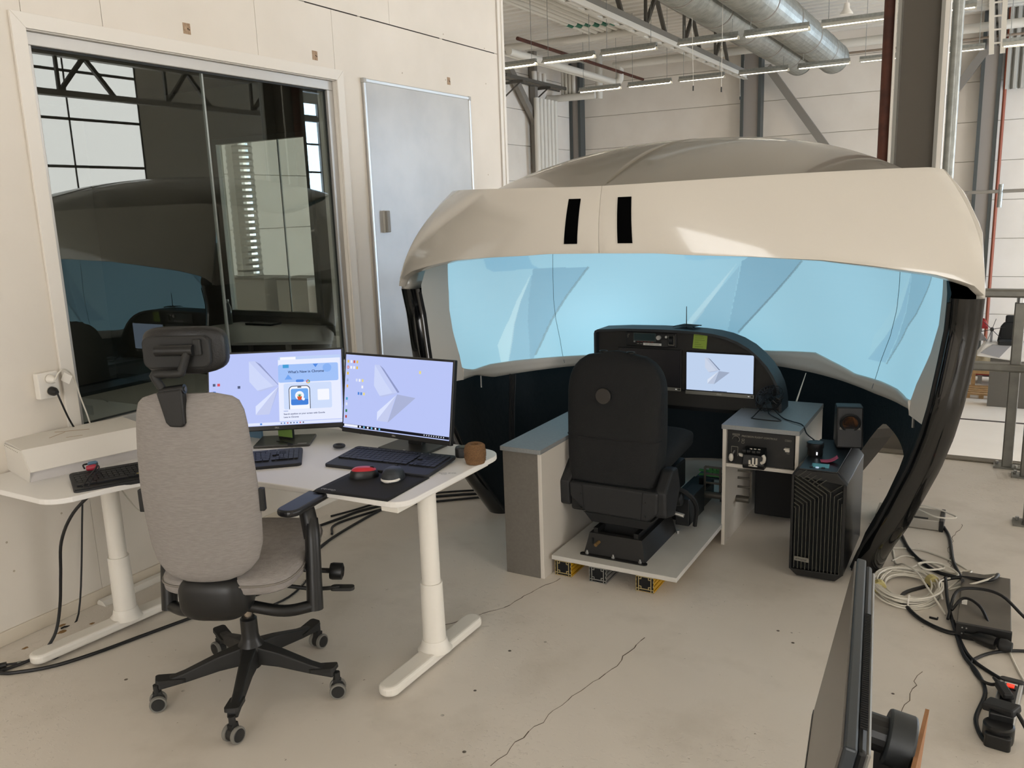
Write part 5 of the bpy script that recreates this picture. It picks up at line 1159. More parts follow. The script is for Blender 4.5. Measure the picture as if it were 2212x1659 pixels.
for x, y, c in ((-.275, .035, '#4a5578'), (-.255, .035, '#d64a5a'), (-.275, .0, '#3c78c8'), (-.253, -.03, '#f4f6ff'), (-.275, -.06, '#e8b86a'), (-.255, -.06, '#e8b86a'), (-.165, .02, '#4a5578')):
    screen_shape(sA, MA, R(x - .006, x + .006, y - .006, y + .006), E_('pixj' + c, c, 1), .0012, 'desktop_icon')
obj('lettering', textmesh('DELL', .009, MA @ Matrix.Translation((0, -hA / 2 + .004, .0012))), mat('logo_pale'), tA)
tag(obj('green_card', MB().bar(BA @ Vector((-.002, .0145, .022)), BA @ Vector((-.002, .0155, .066)), .086, .0015, (0, 1, 0)), mat('card_green', '#7ea04e', .7)), 'green card taped to the left monitor stand', 'card')
obj('base_logo', MB().bar(BA @ Vector((.07, -.075, .0122)), BA @ Vector((.11, -.075, .0122)), .006, .0006), mat('logo_pale'), tA)
t = tag(obj('small_ring', MB().tube([(.895 + .011 * math.cos(i * PI / 6), 2.68 + .011 * math.sin(i * PI / 6), DZ + .0135) for i in range(12)], .0025, 6, 1, closed=True).tube([(.89, 2.69, DZ + .0145), (.83, 2.70, DZ + .0145), (.80, 2.695, DZ + .0145)], .002, 6), BLACK), 'small black wire loop on the left monitor stand base', 'wire')
for k, (a, b_) in enumerate((((.70, 2.92, .80), (.72, 2.99, .748)), ((.93, 2.93, .80), (1.0, 2.99, .749)), ((.95, 2.94, .80), (1.05, 2.985, .749)), ((1.36, 2.95, .82), (1.33, 2.99, .749)))):
    tag(obj('monitor_cable', MB().tube([a, ((a[0] + b_[0]) / 2, (a[1] + b_[1]) / 2 + .01, a[2] - .035), b_], .0045, 6), CABLEB, smooth=True), ('short black cable under the left monitor, left one', 'short black cable under the left monitor, middle one', 'short black cable under the left monitor, right one', 'short black cable under the right monitor')[k], 'cable', 'cables behind the monitors')
tag(obj('blue_folder', MB().box(.50, .66, 2.74, 2.75, DZ, DZ + .05), mat('folder_blue', '#5d7c92', .6)), 'blue folder edge behind the chair on the desk', 'folder')

# ---------------------------------------------------------------- keyboards, mice and small things on the desk
KEYM = mat('key_cap', '#17181b', .5); KBB = mat('keyboard_black', '#1a1b1f', .55)
def keyboard(label, c, rz, w, d, wrist, tiltz=.012, cat='keyboard', km=KEYM, legend=True):
    t = thing('keyboard', label, cat, (c[0], c[1], DZ), rz, group='black keyboards on the desk')
    T = Matrix.Rotation(math.atan2(tiltz, d), 4, 'X')
    obj('body', MB().prism(rrect(w, d, .018), .003, .018, 'xy', T), KBB, t, local=True, bevel=.004)
    ky0 = -d / 2 + wrist; kd = (d - wrist - .026) / 6; L_ = w * .68; kw = L_ / 15
    mb = MB()
    def key(x, y, ww, hh): mb.prism(rrect(ww - .0022, hh - .0022, .0015, 2, x, y), .018, .0235, 'xy', T)
    x0 = -w / 2 + .014
    for r in range(6):
        y = ky0 + kd * (r + .5)
        if r == 0:
            for k, ww in ((0, 1.25), (1.25, 1.25), (2.5, 1.25), (3.75, 6), (9.75, 1.3), (11.05, 1.3), (12.35, 1.3), (13.65, 1.3)): key(x0 + (k + ww / 2) * kw, y, ww * kw, kd)
        else:
            off = (0, .3, .2, .1, 0, 0)[r]
            for k in range(15 if r != 5 else 14): key(x0 + (k + .5 + off * (k < 14)) * kw, y, kw, kd * (.75 if r == 5 else 1))
        for k in range(4): key(w / 2 - .014 - (3.5 - k) * kw, y, kw, kd)
        if r in (0, 3, 4) or (r == 1):
            for k in range(3):
                if r == 1 and k != 1: continue
                key(x0 + L_ + (k + .85) * kw * .95, y, kw * .92, kd)
    obj('keys', mb, km, t, local=True, kind='stuff')
    mb = MB()
    for k in range(12): mb.box(-w / 2 + .03 + k * w / 13, -w / 2 + .036 + k * w / 13, d / 2 - .02, d / 2 - .016, .0182, .0186)
    obj('media_marks', mb.xf(T), mat('print_grey', '#9a9a9a', .6), t, local=True)
    for sx_ in (-1, 1): obj('rear_foot', MB().box(sx_ * w * .4 - .012, sx_ * w * .4 + .012, d / 2 - .022, d / 2 - .01, 0, .017), KBB, t, local=True)
    return t
k2 = keyboard('large black keyboard with palm rest in front of the right monitor', (1.475, 2.655), .085, .49, .245, .082)
obj('logo', MB().prism([(-.006, .108), (-.004, .1125), (.0, .1095), (.004, .1125), (.006, .108), (.0, .1065)], .0232, .0236, 'xy', Matrix.Rotation(.05, 4, 'X')), mat('logo_pale'), k2, local=True)
k1 = keyboard('black keyboard beside the chair back in front of the left monitor', (.905, 2.415), .72, .455, .215, .06)
kl = keyboard('old thick black keyboard with coiled cable left of the chair', (.585, 2.09), 1.06, .42, .215, .045, .02)
obj('yellow_label', MB().box(.02, .07, -.072, -.066, .026, .0266), mat('label_yellow', '#c9b66a', .6), kl, local=True)
obj('under_block', MB().box(-.205, .205, -.1, -.02, .0, .012), BLACK, kl, local=True)
tag(obj('keyboard_cable', MB().tube([(.45, 1.99, .79), (.43, 2.0, .80), (.425, 2.035, .795), (.46, 2.04, .80), (.52, 1.99, .797), (.56, 1.93, .785), (.585, 1.885, .765)], .0035, 6), CABLEB, smooth=True), 'black cable looped on the old keyboard', 'cable')
tag(obj('keyboard_cable', MB().tube([(.47, 2.03, .80), (.53, 2.0, .80), (.57, 1.94, .782), (.60, 1.90, .762)], .003, 6), CABLEB, smooth=True), 'second black cable lying across the old keyboard', 'cable')
t = thing('cable_plug', 'red and blue plug lying on the old keyboard', 'plug', (.455, 2.005, .778))
obj('red_part', MB().lathe([(.004, 0), (.011, .004), (.012, .035), (.006, .045)], (.445, 2.0, .787), 10, (.7, .5, .1)), mat('plug_red', '#a3243a', .45), t, smooth=True)
obj('blue_part', MB().lathe([(.004, 0), (.009, .004), (.010, .03), (.005, .038)], (.435, 2.015, .800), 10, (.5, .7, .0)), mat('plug_blue', '#4a6b84', .45), t, smooth=True)
tag(obj('cable_ring', MB().tube([(1.118 + .022 * math.cos(i * PI / 8), 2.752 + .018 * math.sin(i * PI / 8), DZ + .012) for i in range(16)], .0075, 8, 1, closed=True), mat('ring_dark', '#1f2022', .4), smooth=True), 'dark ring lying left of the large keyboard', 'ring')
# mouse mat hanging over the front edge
MAT = mat('mouse_mat', '#0b0b0d', .75)
PM = Matrix.Translation((1.578, 2.405, DZ)) @ Matrix.Rotation(.06, 4, 'Z')
t = thing('mouse_mat', 'black mouse mat hanging over the front desk edge', 'mouse mat', (1.578, 2.405, DZ))
def mm(u, v):
    x, y = (u - .5) * .335, (v - .5) * .285; p = PM @ Vector((x, y, 0)); z = DZ + .0006; over = max(0, 2.27 - p.y)
    return (p.x, p.y, z - .15 * over - 1.5 * over * over)
obj('cloth', MB().grid(mm, 14, 14), MAT, t, smooth=True, solid=-.0025)
obj('lettering', textmesh('Gearlab', .021, PM @ Matrix.Translation((-.118, -.112, .0034)) @ Matrix.Rotation(PI, 4, 'Z') , shear=.2), mat('mat_print', '#b9b9b9', .6), t)
def mouse(label, c, rz, l, w, h, body, cover, cm):
    t = thing('computer_mouse', label, 'mouse', (c[0], c[1], DZ + .0035), rz, group='computer mice on the mat')
    def sh(k0, k1):
        def fn(u, v):
            a = 2 * PI * u; b_ = lerp(k0, k1, v) * PI / 2
            x = w / 2 * math.copysign(abs(math.cos(a)) ** .8, math.cos(a)) * math.cos(b_) ** .55; y = l / 2 * math.copysign(abs(math.sin(a)) ** .8, math.sin(a)) * math.cos(b_) ** .55
            return (x, y, h * math.sin(b_) * (1 + .12 * (-y / l)))
        return fn
    obj('body', MB().grid(sh(.0, .55), 28, 8, cu=True), body, t, local=True, smooth=True)
    obj('cover', MB().grid(sh(.5, 1.0), 28, 10, cu=True).xf(Matrix.Scale(1.01, 4)), cover, t, local=True, smooth=True)
    obj('base', MB().prism([(w / 2 * .97 * math.cos(i * PI / 12), l / 2 * .97 * math.sin(i * PI / 12)) for i in range(24)], 0, .004), cm, t, local=True)
    obj('wheel', MB().cyl((-.004, l * .27, h * .8), (.004, l * .27, h * .8), .010, n=14), BLACK, t, local=True)
    return t
mouse('red topped computer mouse on the black mat', (1.492, 2.465), -.9, .115, .066, .040, BLACK, mat('mouse_red', '#c02634', .3), BLACK)
m2 = mouse('dark grey ergonomic mouse with white base on the black mat', (1.618, 2.485), .15, .112, .078, .048, mat('mouse_dark', '#24282c', .5), mat('mouse_dark2', '#2b3035', .5), WHITEP)
obj('white_skirt', MB().lathe([(.036, 0), (.039, .006), (.037, .012)], n=24).xf(Matrix.Translation((.0, -.018, .001)) @ Matrix.Diagonal((1, 1.05, 1, 1))), WHITEP, m2, local=True, smooth=True)
# twine ball and tape measure
tw = thing('twine_ball', 'ball of brown twine on the right desk corner', 'twine', (1.795, 2.80, DZ))
TWN = mat('twine', '#7d5c3a', .85, noise=(220, '#5e4328', .8), bump=(300, .4))
obj('core', MB().lathe([(.012, .002), (.038, .002), (.043, .02), (.044, .05), (.040, .075), (.030, .083), (.016, .080), (.012, .05)], (1.795, 2.80, DZ), 28), TWN, tw, smooth=True)
mb = MB()
for k in range(46):
    tl = random.uniform(-.6, .6); ph = random.uniform(0, 6.28); z0 = random.uniform(.012, .072); P_ = []
    for i in range(17):
        a = i / 16 * random.choice((1,)) * 2.2 + ph; z = z0 + tl * .03 * math.sin(a * 1.0); z = min(max(z, .004), .082)
        r = interp(z, [(0, .0385), (.02, .0437), (.05, .0447), (.075, .0408), (.083, .031)])
        P_.append((1.795 + r * math.cos(a), 2.80 + r * math.sin(a), DZ + z))
    mb.tube(P_, .0011, 4, 1)
obj('strands', mb, TWN, tw, kind='stuff')
t = thing('tape_measure', 'black tape measure lying behind the twine ball', 'tape measure', (1.70, 2.865, DZ), .5)
obj('case', MB().prism(rrect(.075, .062, .022), 0, .042), mat('tape_case', '#161616', .5), t, local=True, bevel=.006)
obj('disc', MB().cyl((0, 0, .042), (0, 0, .0435), .02, n=20), mat('tape_disc', '#4d4a30', .5), t, local=True)
obj('clip', MB().tube([(.03, -.02, .004), (.045, -.025, .02), (.035, -.02, .036)], .003, 6), ALU, t, local=True)
# white carton box
WB = mat('carton_white', '#d9d4cb', .6); WB2 = mat('carton_white_inside', '#cbc6c2', .65)
wb = thing('white_carton', 'white folding carton box on the left of the desk', 'box', (.19, 2.15, DZ), -.26)
bl, bw, bh = .50, .32, .125
inv_ = [(-bw / 2, 0), (bw / 2, 0), (bw / 2, .03), (bw / 2 + .012, .045), (bw / 2 - .06, bh), (-bw / 2, bh)]
obj('carton_body', MB().prism([(-bw / 2, 0), (bw / 2 - .01, 0), (bw / 2 - .01, .06), (bw / 2 - .06, bh - .003), (-bw / 2, bh - .003)], -bl / 2, bl / 2, 'xz'), WB2, wb, local=True)
obj('lid', MB().prism([(-bw / 2 - .002, bh), (bw / 2 - .06, bh), (bw / 2 + .016, .047), (bw / 2 + .014, .044), (bw / 2 - .061, bh - .003), (-bw / 2 - .002, bh - .003)], -bl / 2 - .001, bl / 2 + .001, 'xz'), WB, wb, local=True)
obj('side_flap', MB().prism([(-bw / 2, .0), (bw / 2 - .012, .0), (bw / 2 + .012, .046), (bw / 2 - .06, bh - .002), (-bw / 2, bh - .012)], -bl / 2 - .004, -bl / 2 - .001, 'xz'), WB, wb, local=True)
mb = MB()
for k in range(10): mb.box(-bw / 2 + .012 + k * .021, -bw / 2 + .019 + k * .021, -bl / 2 - .0046, -bl / 2 - .004, bh - .0195, bh - .016)
obj('perforation', mb, mat('perf_dark', '#8d857a', .8), wb, local=True)
obj('tape_mark', MB().bar((-.11, -.06, bh + .0006), (-.04, .06, bh + .0006), .005, .0008).bar((-.02, -.11, bh + .0006), (-.075, -.03, bh + .0006), .003, .0008).bar((.03, -.06, bh + .0006), (.05, .0, bh + .0006), .003, .0008), mat('tape_brown', '#a58a6b', .7), wb, local=True)

# ---------------------------------------------------------------- office chair
CHY = .44
ch = thing('office_chair', 'grey fabric office chair with black headrest and five-star base', 'chair', (1.235, 2.05, 0), CHY)
FAB = mat('chair_fabric', '#9a9490', .9, noise=(150, '#8b8581', .8), bump=(420, .4)); CHB = mat('chair_black', '#0e0f10', .4); CHB2 = mat('chair_black_dusty', '#1b1b1a', .6); RIM = mat('wheel_grey', '#77756f', .5)
CHROME = mat('chrome_tube', '#a59a8e', .22, .9)
# stretch the fabric weave into horizontal threads
for nd in FAB.node_tree.nodes:
    if nd.type == 'TEX_NOISE':
        mp = FAB.node_tree.nodes.new('ShaderNodeMapping'); mp.inputs['Scale'].default_value = (.25, .25, 2.0)
        tcn = [q for q in FAB.node_tree.nodes if q.type == 'TEX_COORD'][0]
        FAB.node_tree.links.new(tcn.outputs['Object'], mp.inputs['Vector']); FAB.node_tree.links.new(mp.outputs['Vector'], nd.inputs['Vector'])
def crel(deg): return math.radians(deg) - CHY
obj('hub', MB().lathe([(.024, .085), (.03, .09), (.034, .14), (.05, .155), (.052, .175), (.036, .20), (.032, .215), (.031, .285), (.024, .292)], n=24), CHB, ch, smooth=True, local=True)
obj('gas_spring', MB().cyl((0, 0, .285), (0, 0, .37), .0145, n=16), CHROME, ch, smooth=True, local=True)
for deg in (-128.4, -55.8, 16.2, 88.2, 159.5):
    a = crel(deg); d = Vector((math.cos(a), math.sin(a), 0)); s = Vector((-d.y, d.x, 0))
    def sect(r, w, z0, z1): return [d * r + s * w + Vector((0, 0, z0)), d * r + s * w * .8 + Vector((0, 0, z1)), d * r - s * w * .8 + Vector((0, 0, z1)), d * r - s * w + Vector((0, 0, z0))]
    S_ = [sect(.03, .035, .115, .185), sect(.12, .026, .108, .165), sect(.24, .021, .090, .128), sect(.335, .020, .082, .108)]
    mb = MB().add([p for q in S_ for p in q], [(i * 4 + k, i * 4 + (k + 1) % 4, (i + 1) * 4 + (k + 1) % 4, (i + 1) * 4 + k) for i in range(3) for k in range(4)] + [(3, 2, 1, 0), (12, 13, 14, 15)])
    lg = obj('base_leg', mb, CHB2, ch, local=True, bevel=.006)
    mb = MB(); M_ = frame_m(d * .29 + Vector((0, 0, .112)), s, d)
    mb.prism(rrect(.052, .105, .014), -.004, .010, 'xy', M_ @ Matrix.Rotation(-.16, 4, 'X'))
    for k in range(8): mb.prism(rrect(.044, .005, .002, 2, 0, -.042 + k * .0115), .010, .0125, 'xy', M_ @ Matrix.Rotation(-.16, 4, 'X'))
    obj('foot_pad', mb, CHB2, lg, local=True)
    sw = random.uniform(-.6, .6); cd = Matrix.Rotation(sw, 3, 'Z') @ d; cs = Vector((-cd.y, cd.x, 0)); c0 = d * .342 + Vector((0, 0, .0305))
    cst = obj('caster', MB().cyl(d * .342 + Vector((0, 0, .04)), d * .342 + Vector((0, 0, .098)), .012, n=12).cyl(c0 - cs * .012, c0 + cs * .012, .026, n=16).bar(c0 - cd * .005 + Vector((0, 0, .0)), c0 + Vector((0, 0, .04)), .022, .03, (cd.x, cd.y, 0)), CHB2, ch, local=True)
    for sg in (-1, 1):
        obj('wheel', MB().lathe([(.022, 0), (.0295, .002), (.0305, .006), (.0305, .012), (.029, .015)], c0 + cs * sg * .012, 24, cs * sg), RIM, cst, local=True, smooth=True)
        obj('wheel_face', MB().lathe([(.0235, .0152), (.0225, .0175), (.0, .0175)], c0 + cs * sg * .012, 20, cs * sg), CHB2, cst, local=True, smooth=True)
# mechanism bowl and seat
def superell(u, v, c, rx, ry, rz2, e=.6):
    a = 2 * PI * u; b_ = lerp(-PI / 2, PI / 2, v); sg = lambda x, p: math.copysign(abs(x) ** p, x)
    return (c[0] + rx * sg(math.cos(a), e) * sg(math.cos(b_), e), c[1] + ry * sg(math.sin(a), e) * sg(math.cos(b_), e), c[2] + rz2 * sg(math.sin(b_), e))
obj('mechanism', MB().grid(lambda u, v: superell(u, v, (-.03, -.165, .465), .125, .085, .085), 32, 16, cu=True), CHB, ch, local=True, smooth=True)
obj('under_seat', MB().grid(lambda u, v: superell(u, v, (0, .06, .445), .13, .20, .035), 28, 12, cu=True), CHB, ch, local=True, smooth=True)
obj('seat', MB().grid(lambda u, v: (lambda p: (p[0], p[1], p[2] + .03 * ((p[1] + .2) / .45) ** 2 - .0))(superell(u, v, (0, .045, .505), .245, .265, .042, .45)), 40, 16, cu=True), FAB, ch, local=True, smooth=True)
obj('piping', MB().tube([(.246 * math.copysign(abs(math.cos(q)) ** .45, math.cos(q)), .045 + .266 * math.copysign(abs(math.sin(q)) ** .45, math.sin(q)), .512 + .03 * ((.245 + .266 * math.copysign(abs(math.sin(q)) ** .45, math.sin(q))) / .45) ** 2) for q in [i * PI / 20 for i in range(40)]], .004, 6, 1, closed=True), mat('piping_grey', '#7d7770', .9), ch, local=True, smooth=True)
bp = [(.535, .075), (.545, .115), (.565, .15), (.60, .180), (.66, .198), (.76, .205), (.88, .205), (.98, .200), (1.08, .192), (1.13, .185), (1.165, .172), (1.188, .145), (1.198, .10)]
def back(u, v):
    z = lerp(.535, 1.198, v); hw = interp(z, bp); a = 2 * PI * u
    cx = math.copysign(abs(math.cos(a)) ** .7, math.cos(a)); sy = math.copysign(abs(math.sin(a)) ** .8, math.sin(a)); edge = min(1, (v * 16), ((1 - v) * 16)) ** .5 if 0 < v < 1 else 0
    yc = -.225 - .03 * math.sin((z - .6) * 4.2) + .07 * cx * cx * (hw / .218) ** 2 + .02 * (z - .8)
    return (hw * cx - .04, yc + .032 * sy * (.25 + .75 * edge), z)
bk = obj('backrest', MB().grid(back, 44, 40, cu=True), FAB, ch, local=True, smooth=True)
obj('backrest_cap', MB().add([back(i / 44, 1) for i in range(44)], [list(range(44))]).add([back(i / 44, 0) for i in range(44)], [list(range(44))]), FAB, ch, local=True)
obj('back_frame', MB().tube([(-.02, -.10, .45), (-.02, -.17, .50), (-.02, -.19, .62)], .035, 10), CHB, ch, local=True, smooth=True)
obj('lumbar_tab', MB().box(-.262, -.24, -.19, -.165, .775, .855), BLACK, bk, local=True, bevel=.004)
obj('lumbar_tab', MB().box(.16, .18, -.19, -.165, .775, .855), BLACK, bk, local=True, bevel=.004)
# headrest
obj('headrest', MB().grid(lambda u, v: (lambda p: (p[0], p[1] + 1.6 * (p[0] + .045) ** 2, p[2]))(superell(u, v, (-.045, -.19, 1.335), .142, .036, .078, .5)), 40, 16, cu=True), mat('headrest_leather', '#0f0f10', .45, bump=(180, .15)), ch, local=True, smooth=True)
HS = Matrix.Translation((-.045, 0, 0))
obj('headrest_shell', MB().prism(rrect(.225, .105, .025, cx=-.045, cy=1.335), -.238, -.215, 'xz'), CHB2, ch, local=True, bevel=.006)
br = obj('headrest_arm', MB().tube([(.0, -.262, 1.345), (.045, -.262, 1.345), (.05, -.262, 1.34), (.03, -.268, 1.285), (.02, -.27, 1.272), (-.055, -.272, 1.272), (-.062, -.272, 1.262), (-.03, -.268, 1.20), (-.015, -.262, 1.165)], .0135, 10, 3).xf(HS), CHB2, ch, local=True, smooth=True)
obj('pivot', MB().cyl((-.055, -.258, 1.345), (.07, -.258, 1.345), .018, n=14).xf(HS), CHB, br, local=True, smooth=True)
obj('slide_tab', MB().box(.065, .090, -.252, -.235, 1.325, 1.378).xf(HS), CHB2, br, local=True, bevel=.004)
obj('clamp', MB().prism([(-.055, 1.215), (.03, 1.225), (.028, 1.11), (.02, 1.098), (-.022, 1.10), (-.034, 1.115)], -.292, -.252, 'xz').xf(HS), CHB, ch, local=True, bevel=.006)
obj('clamp_pin', MB().cyl((-.045, -.272, 1.213), (.034, -.272, 1.222), .016, n=14).xf(HS), CHB, ch, local=True, smooth=True)
obj('clamp_screw', MB().cyl((.034, -.272, 1.222), (.037, -.272, 1.222), .008, n=12).xf(HS), STG, ch, local=True)
# armrests
for s in (-1, 1):
    a = obj('arm_post', MB().tube([(s * .275, -.045, .345), (s * .275, -.03, .45), (s * .272, .0, .60), (s * .262, .03, .665)], lambda t: .030 - .004 * t, 12, 5), CHB, ch, local=True, smooth=True)
    obj('arm_slider', MB().tube([(s * .268, .01, .60), (s * .25, .035, .68), (s * .235, .05, .715)], .030, 12), CHB, a, local=True, smooth=True)
    obj('arm_bracket', MB().tube([(s * .06, -.13, .40), (s * .18, -.10, .365), (s * .275, -.045, .36)], .022, 10), CHB, ch, local=True, smooth=True)
    obj('arm_trigger', MB().box(s * .275 - .006, s * .275 + .006, .01, .03, .48, .60), BLACK, a, local=True, bevel=.004)
    obj('arm_pad', MB().prism(rrect(.09, .27, (.03, .03, .04, .04), 6, 0, .035), .715, .740, 'xy', Matrix.Translation((s * .235, 0, 0)) @ Matrix.Rotation(s * -.28, 4, 'Z')), mat('arm_pad', '#121316', .35), ch, local=True, bevel=.010, seg=3)
obj('tension_rod', MB().cyl((.10, .10, .44), (.30, .12, .42), .010, n=10), CHB, ch, local=True)
obj('tension_knob', MB().lathe([(.0, 0), (.03, 0), (.033, .01), (.032, .045), (.02, .05), (.018, .035), (0, .035)], (.29, .12, .42), 20, (1, .1, -.08)), CHB, ch, local=True, smooth=True)
obj('lever', MB().tube([(.12, .02, .41), (.24, .04, .385), (.34, .06, .38)], .008, 8).prism(rrect(.09, .035, .015, cx=.35, cy=.062), .372, .384), CHB2, ch, local=True)
obj('stud', MB().lathe([(.016, 0), (.015, .004), (.008, .006), (0, .005)], (.135, -.20, .50), 14, (.3, -1, .2)), STG, ch, local=True, smooth=True)
obj('brand_print', textmesh('HAG', .018, frame_m((.232, -.03, .44), (.1, 1, 0), (0, 0, 1))), mat('logo_pale'), ch, local=True)
# ---------------------------------------------------------------- things on the office wall
wbd = thing('whiteboard', 'tall whiteboard with aluminium frame on the office wall', 'whiteboard', (0, 5.1, 1.5))
by0, by1, bz0, bz1 = 4.464, 5.735, .45, 2.596
obj('board', MB().box(.006, .016, by0 + .01, by1 - .01, bz0 + .01, bz1 - .01), mat('whiteboard_surface', '#c0bfbb', .25, noise=(2.2, '#aeadab', .8, 8)), wbd)
for q in ((by0, by1, bz1 - .022, bz1), (by0, by1, bz0, bz0 + .022), (by0, by0 + .022, bz0 + .022, bz1 - .022), (by1 - .022, by1, bz0 + .022, bz1 - .022)): obj('frame', MB().box(0, .022, *q), ALU, wbd, bevel=.004)
for y in (by0 + .012, by1 - .012): obj('corner_cap', MB().box(0, .024, y - .016, y + .016, bz1 - .028, bz1 + .003), mat('corner_grey', '#a9a7a2', .5), wbd, bevel=.004)
t = thing('board_eraser', 'grey magnetic eraser on the whiteboard', 'eraser', (.016, 4.60, 1.70))
obj('handle', MB().box(.032, .05, 4.583, 4.617, 1.63, 1.77), mat('eraser_grey', '#8c8982', .5), t, bevel=.004); obj('felt', MB().box(.017, .032, 4.578, 4.622, 1.628, 1.772), mat('eraser_felt', '#b9b6ae', .8), t)
so = thing('wall_socket', 'white double wall socket left of the window', 'socket', (0, 2.147, 1.07))
obj('plate', MB().prism(rrect(.094, .115, .006, cx=2.147, cy=1.072), 0, .035, 'yz'), WHITEP, so, bevel=.004)
for z in (1.10, 1.046): obj('socket_well', MB().cyl((.035, 2.152, z), (.037, 2.152, z), .021, n=20), mat('socket_inner', '#c9c2b6', .5), so)
def plug(label, y, z, m_, pts, r, cm):
    t = thing('power_plug', label, 'plug', (.037, y, z), group='plugs in the wall socket')
    obj('plug_body', MB().lathe([(.019, 0), (.019, .02), (.013, .032), (.009, .04)], (.037, y, z), 18, (1, 0, -.1)), m_, t, smooth=True)
    obj('cord', MB().tube(pts, r, 8), cm, t, smooth=True)
plug('black plug in the lower half of the wall socket', 2.152, 1.046, BLACK, [(.075, 2.152, 1.042), (.085, 2.158, 1.0), (.07, 2.19, .92), (.05, 2.225, .86), (.04, 2.25, .82), (.03, 2.25, .70), (.05, 2.2, .45), (.08, 2.1, .03), (.1, 2.0, .008)], .0042, CABLEB)
plug('white plug in the upper half of the wall socket', 2.152, 1.10, WHITEP, [(.075, 2.152, 1.096), (.085, 2.165, 1.125), (.07, 2.205, 1.135), (.045, 2.255, 1.09), (.03, 2.285, .99), (.03, 2.31, .88), (.03, 2.32, .78), (.04, 2.33, .5), (.05, 2.4, .1)], .0035, CABLEW)
tag(obj('cable_tag', MB().box(-.02, .02, -.001, .0, -.02, .02).xf(Matrix.Translation((.075, 2.205, 1.095)) @ Matrix.Rotation(.5, 4, 'Z') @ Matrix.Rotation(.5, 4, 'Y')), mat('tag_white', '#dedad2', .6)), 'small printed white tag on the white socket cable', 'tag')
tag(obj('hanging_cable', MB().tube([(.52, 1.99, .72), (.43, 1.93, .62), (.37, 1.90, .5), (.33, 1.90, .35), (.29, 1.90, .2), (.28, 1.87, .09), (.265, 1.82, .03), (.25, 1.76, .012), (.2, 1.62, .008), (.14, 1.5, .008)], .0065, 8), CABLEB, smooth=True), 'black cable hanging from the desk to the floor on the left', 'cable')
tag(obj('thin_cable', MB().tube([(.36, 2.16, .70), (.30, 2.3, .5), (.22, 2.42, .42), (.12, 2.5, .30)], .0035, 6), CABLEW, smooth=True), 'thin white cable hanging under the left desk wing', 'cable')
t = thing('cable_trunking', 'white plastic cable trunking lying along the wall foot', 'trunking', (.05, 2.6, 0))
obj('channel', MB().prism([(.014, .0), (.075, .0), (.075, .004), (.055, .022), (.030, .026), (.014, .012)], 2.235, 4.0, 'xz'), WHITEP, t, bevel=.001)
obj('print', textmesh('ENSTO', .012, frame_m((.064, 2.4, .0135), (0, 1, 0), (-.75, 0, .66))), mat('print_grey2', '#6a665e', .6), t)
t = thing('mains_connector', 'black cable connector on the floor at the left edge', 'connector', (.19, 1.68, 0), -.5)
obj('socket_body', MB().cyl((.13, 1.60, .013), (.20, 1.70, .013), .0125, n=12), BLACK, t, smooth=True); obj('cord', MB().tube([(.20, 1.70, .013), (.235, 1.745, .01), (.25, 1.80, .008), (.21, 1.86, .008)], .005, 8), CABLEB, t, smooth=True)
obj('tie', MB().cyl((.225, 1.73, .01), (.232, 1.742, .01), .007, n=8), GALV, t)

# ---------------------------------------------------------------- cables over the floor
def cable(label, pts, r=.006, m_=CABLEB, grp='cables on the floor'):
    return tag(obj('floor_cable', MB().tube([(p[0], p[1], p[2] if len(p) > 2 else r + .0005) for p in pts], r, 8), m_, smooth=True), label, 'cable', grp)
cable('long black cable sweeping past the left desk foot under the chair', [(.05, 1.60), (.23, 1.655), (.30, 1.70), (.38, 1.79), (.44, 1.93), (.49, 2.11), (.555, 2.34), (.62, 2.52), (.63, 2.86), (.53, 3.17), (.48, 3.44), (.46, 3.84), (.5, 4.05)], .0075)
cable('black cable crossing from the chair toward the right desk foot', [(.75, 2.45), (.80, 2.68), (.70, 2.95), (.56, 3.12), (.50, 3.3)], .005)
cable('thin black cable behind the desk, farthest from the camera', [(.9, 4.42), (.68, 4.28), (.5, 4.12), (.38, 3.95), (.30, 3.72), (.25, 3.6)], .006)
cable('black cable behind the desk beside the pod leg, middle one', [(.93, 4.36), (.70, 4.20), (.5, 4.02), (.36, 3.75), (.33, 3.6), (.3, 3.45)], .008)
cable('black cable behind the desk beside the pod leg, nearest one', [(.95, 4.30), (.74, 4.12), (.52, 3.92), (.42, 3.72), (.37, 3.5), (.45, 3.38)], .007)
cable('thick black cable looping around the cable coil', [(3.24, 4.66), (3.31, 4.42), (3.42, 4.23), (3.53, 4.19), (3.66, 4.21, .01), (3.685, 4.13, .075), (3.65, 4.05, .075), (3.52, 4.08, .05), (3.41, 4.03), (3.32, 3.88), (3.39, 3.70), (3.50, 3.61), (3.585, 3.60, .015)], .0085)
cable('black cable from the small grey power box to the big one', [(3.435, 4.84), (3.47, 4.69), (3.50, 4.38), (3.54, 4.20), (3.55, 4.0, .075)], .008)
cable('long black cable bending round the power strip', [(3.48, 4.06, .05), (3.505, 3.82, .03), (3.55, 3.58), (3.58, 3.43), (3.63, 3.31), (3.655, 3.18), (3.63, 2.99), (3.66, 2.87), (3.70, 2.87, .03)], .0075)
cable('black cable running to the top of the power strip', [(3.53, 3.72), (3.57, 3.52), (3.61, 3.41), (3.69, 3.32), (3.725, 3.26, .03)], .007)
cable('black cable from the right edge to the middle plug', [(3.95, 3.60), (3.78, 3.57), (3.68, 3.51), (3.62, 3.43), (3.605, 3.37), (3.635, 3.28), (3.67, 3.21, .03), (3.70, 3.18, .06)], .006)
cable('black cable arching over the big grey power box', [(3.51, 3.70, .02), (3.53, 3.86, .075), (3.60, 3.90, .09), (3.70, 3.87, .09), (3.80, 3.80, .03), (3.9, 3.78)], .0065)
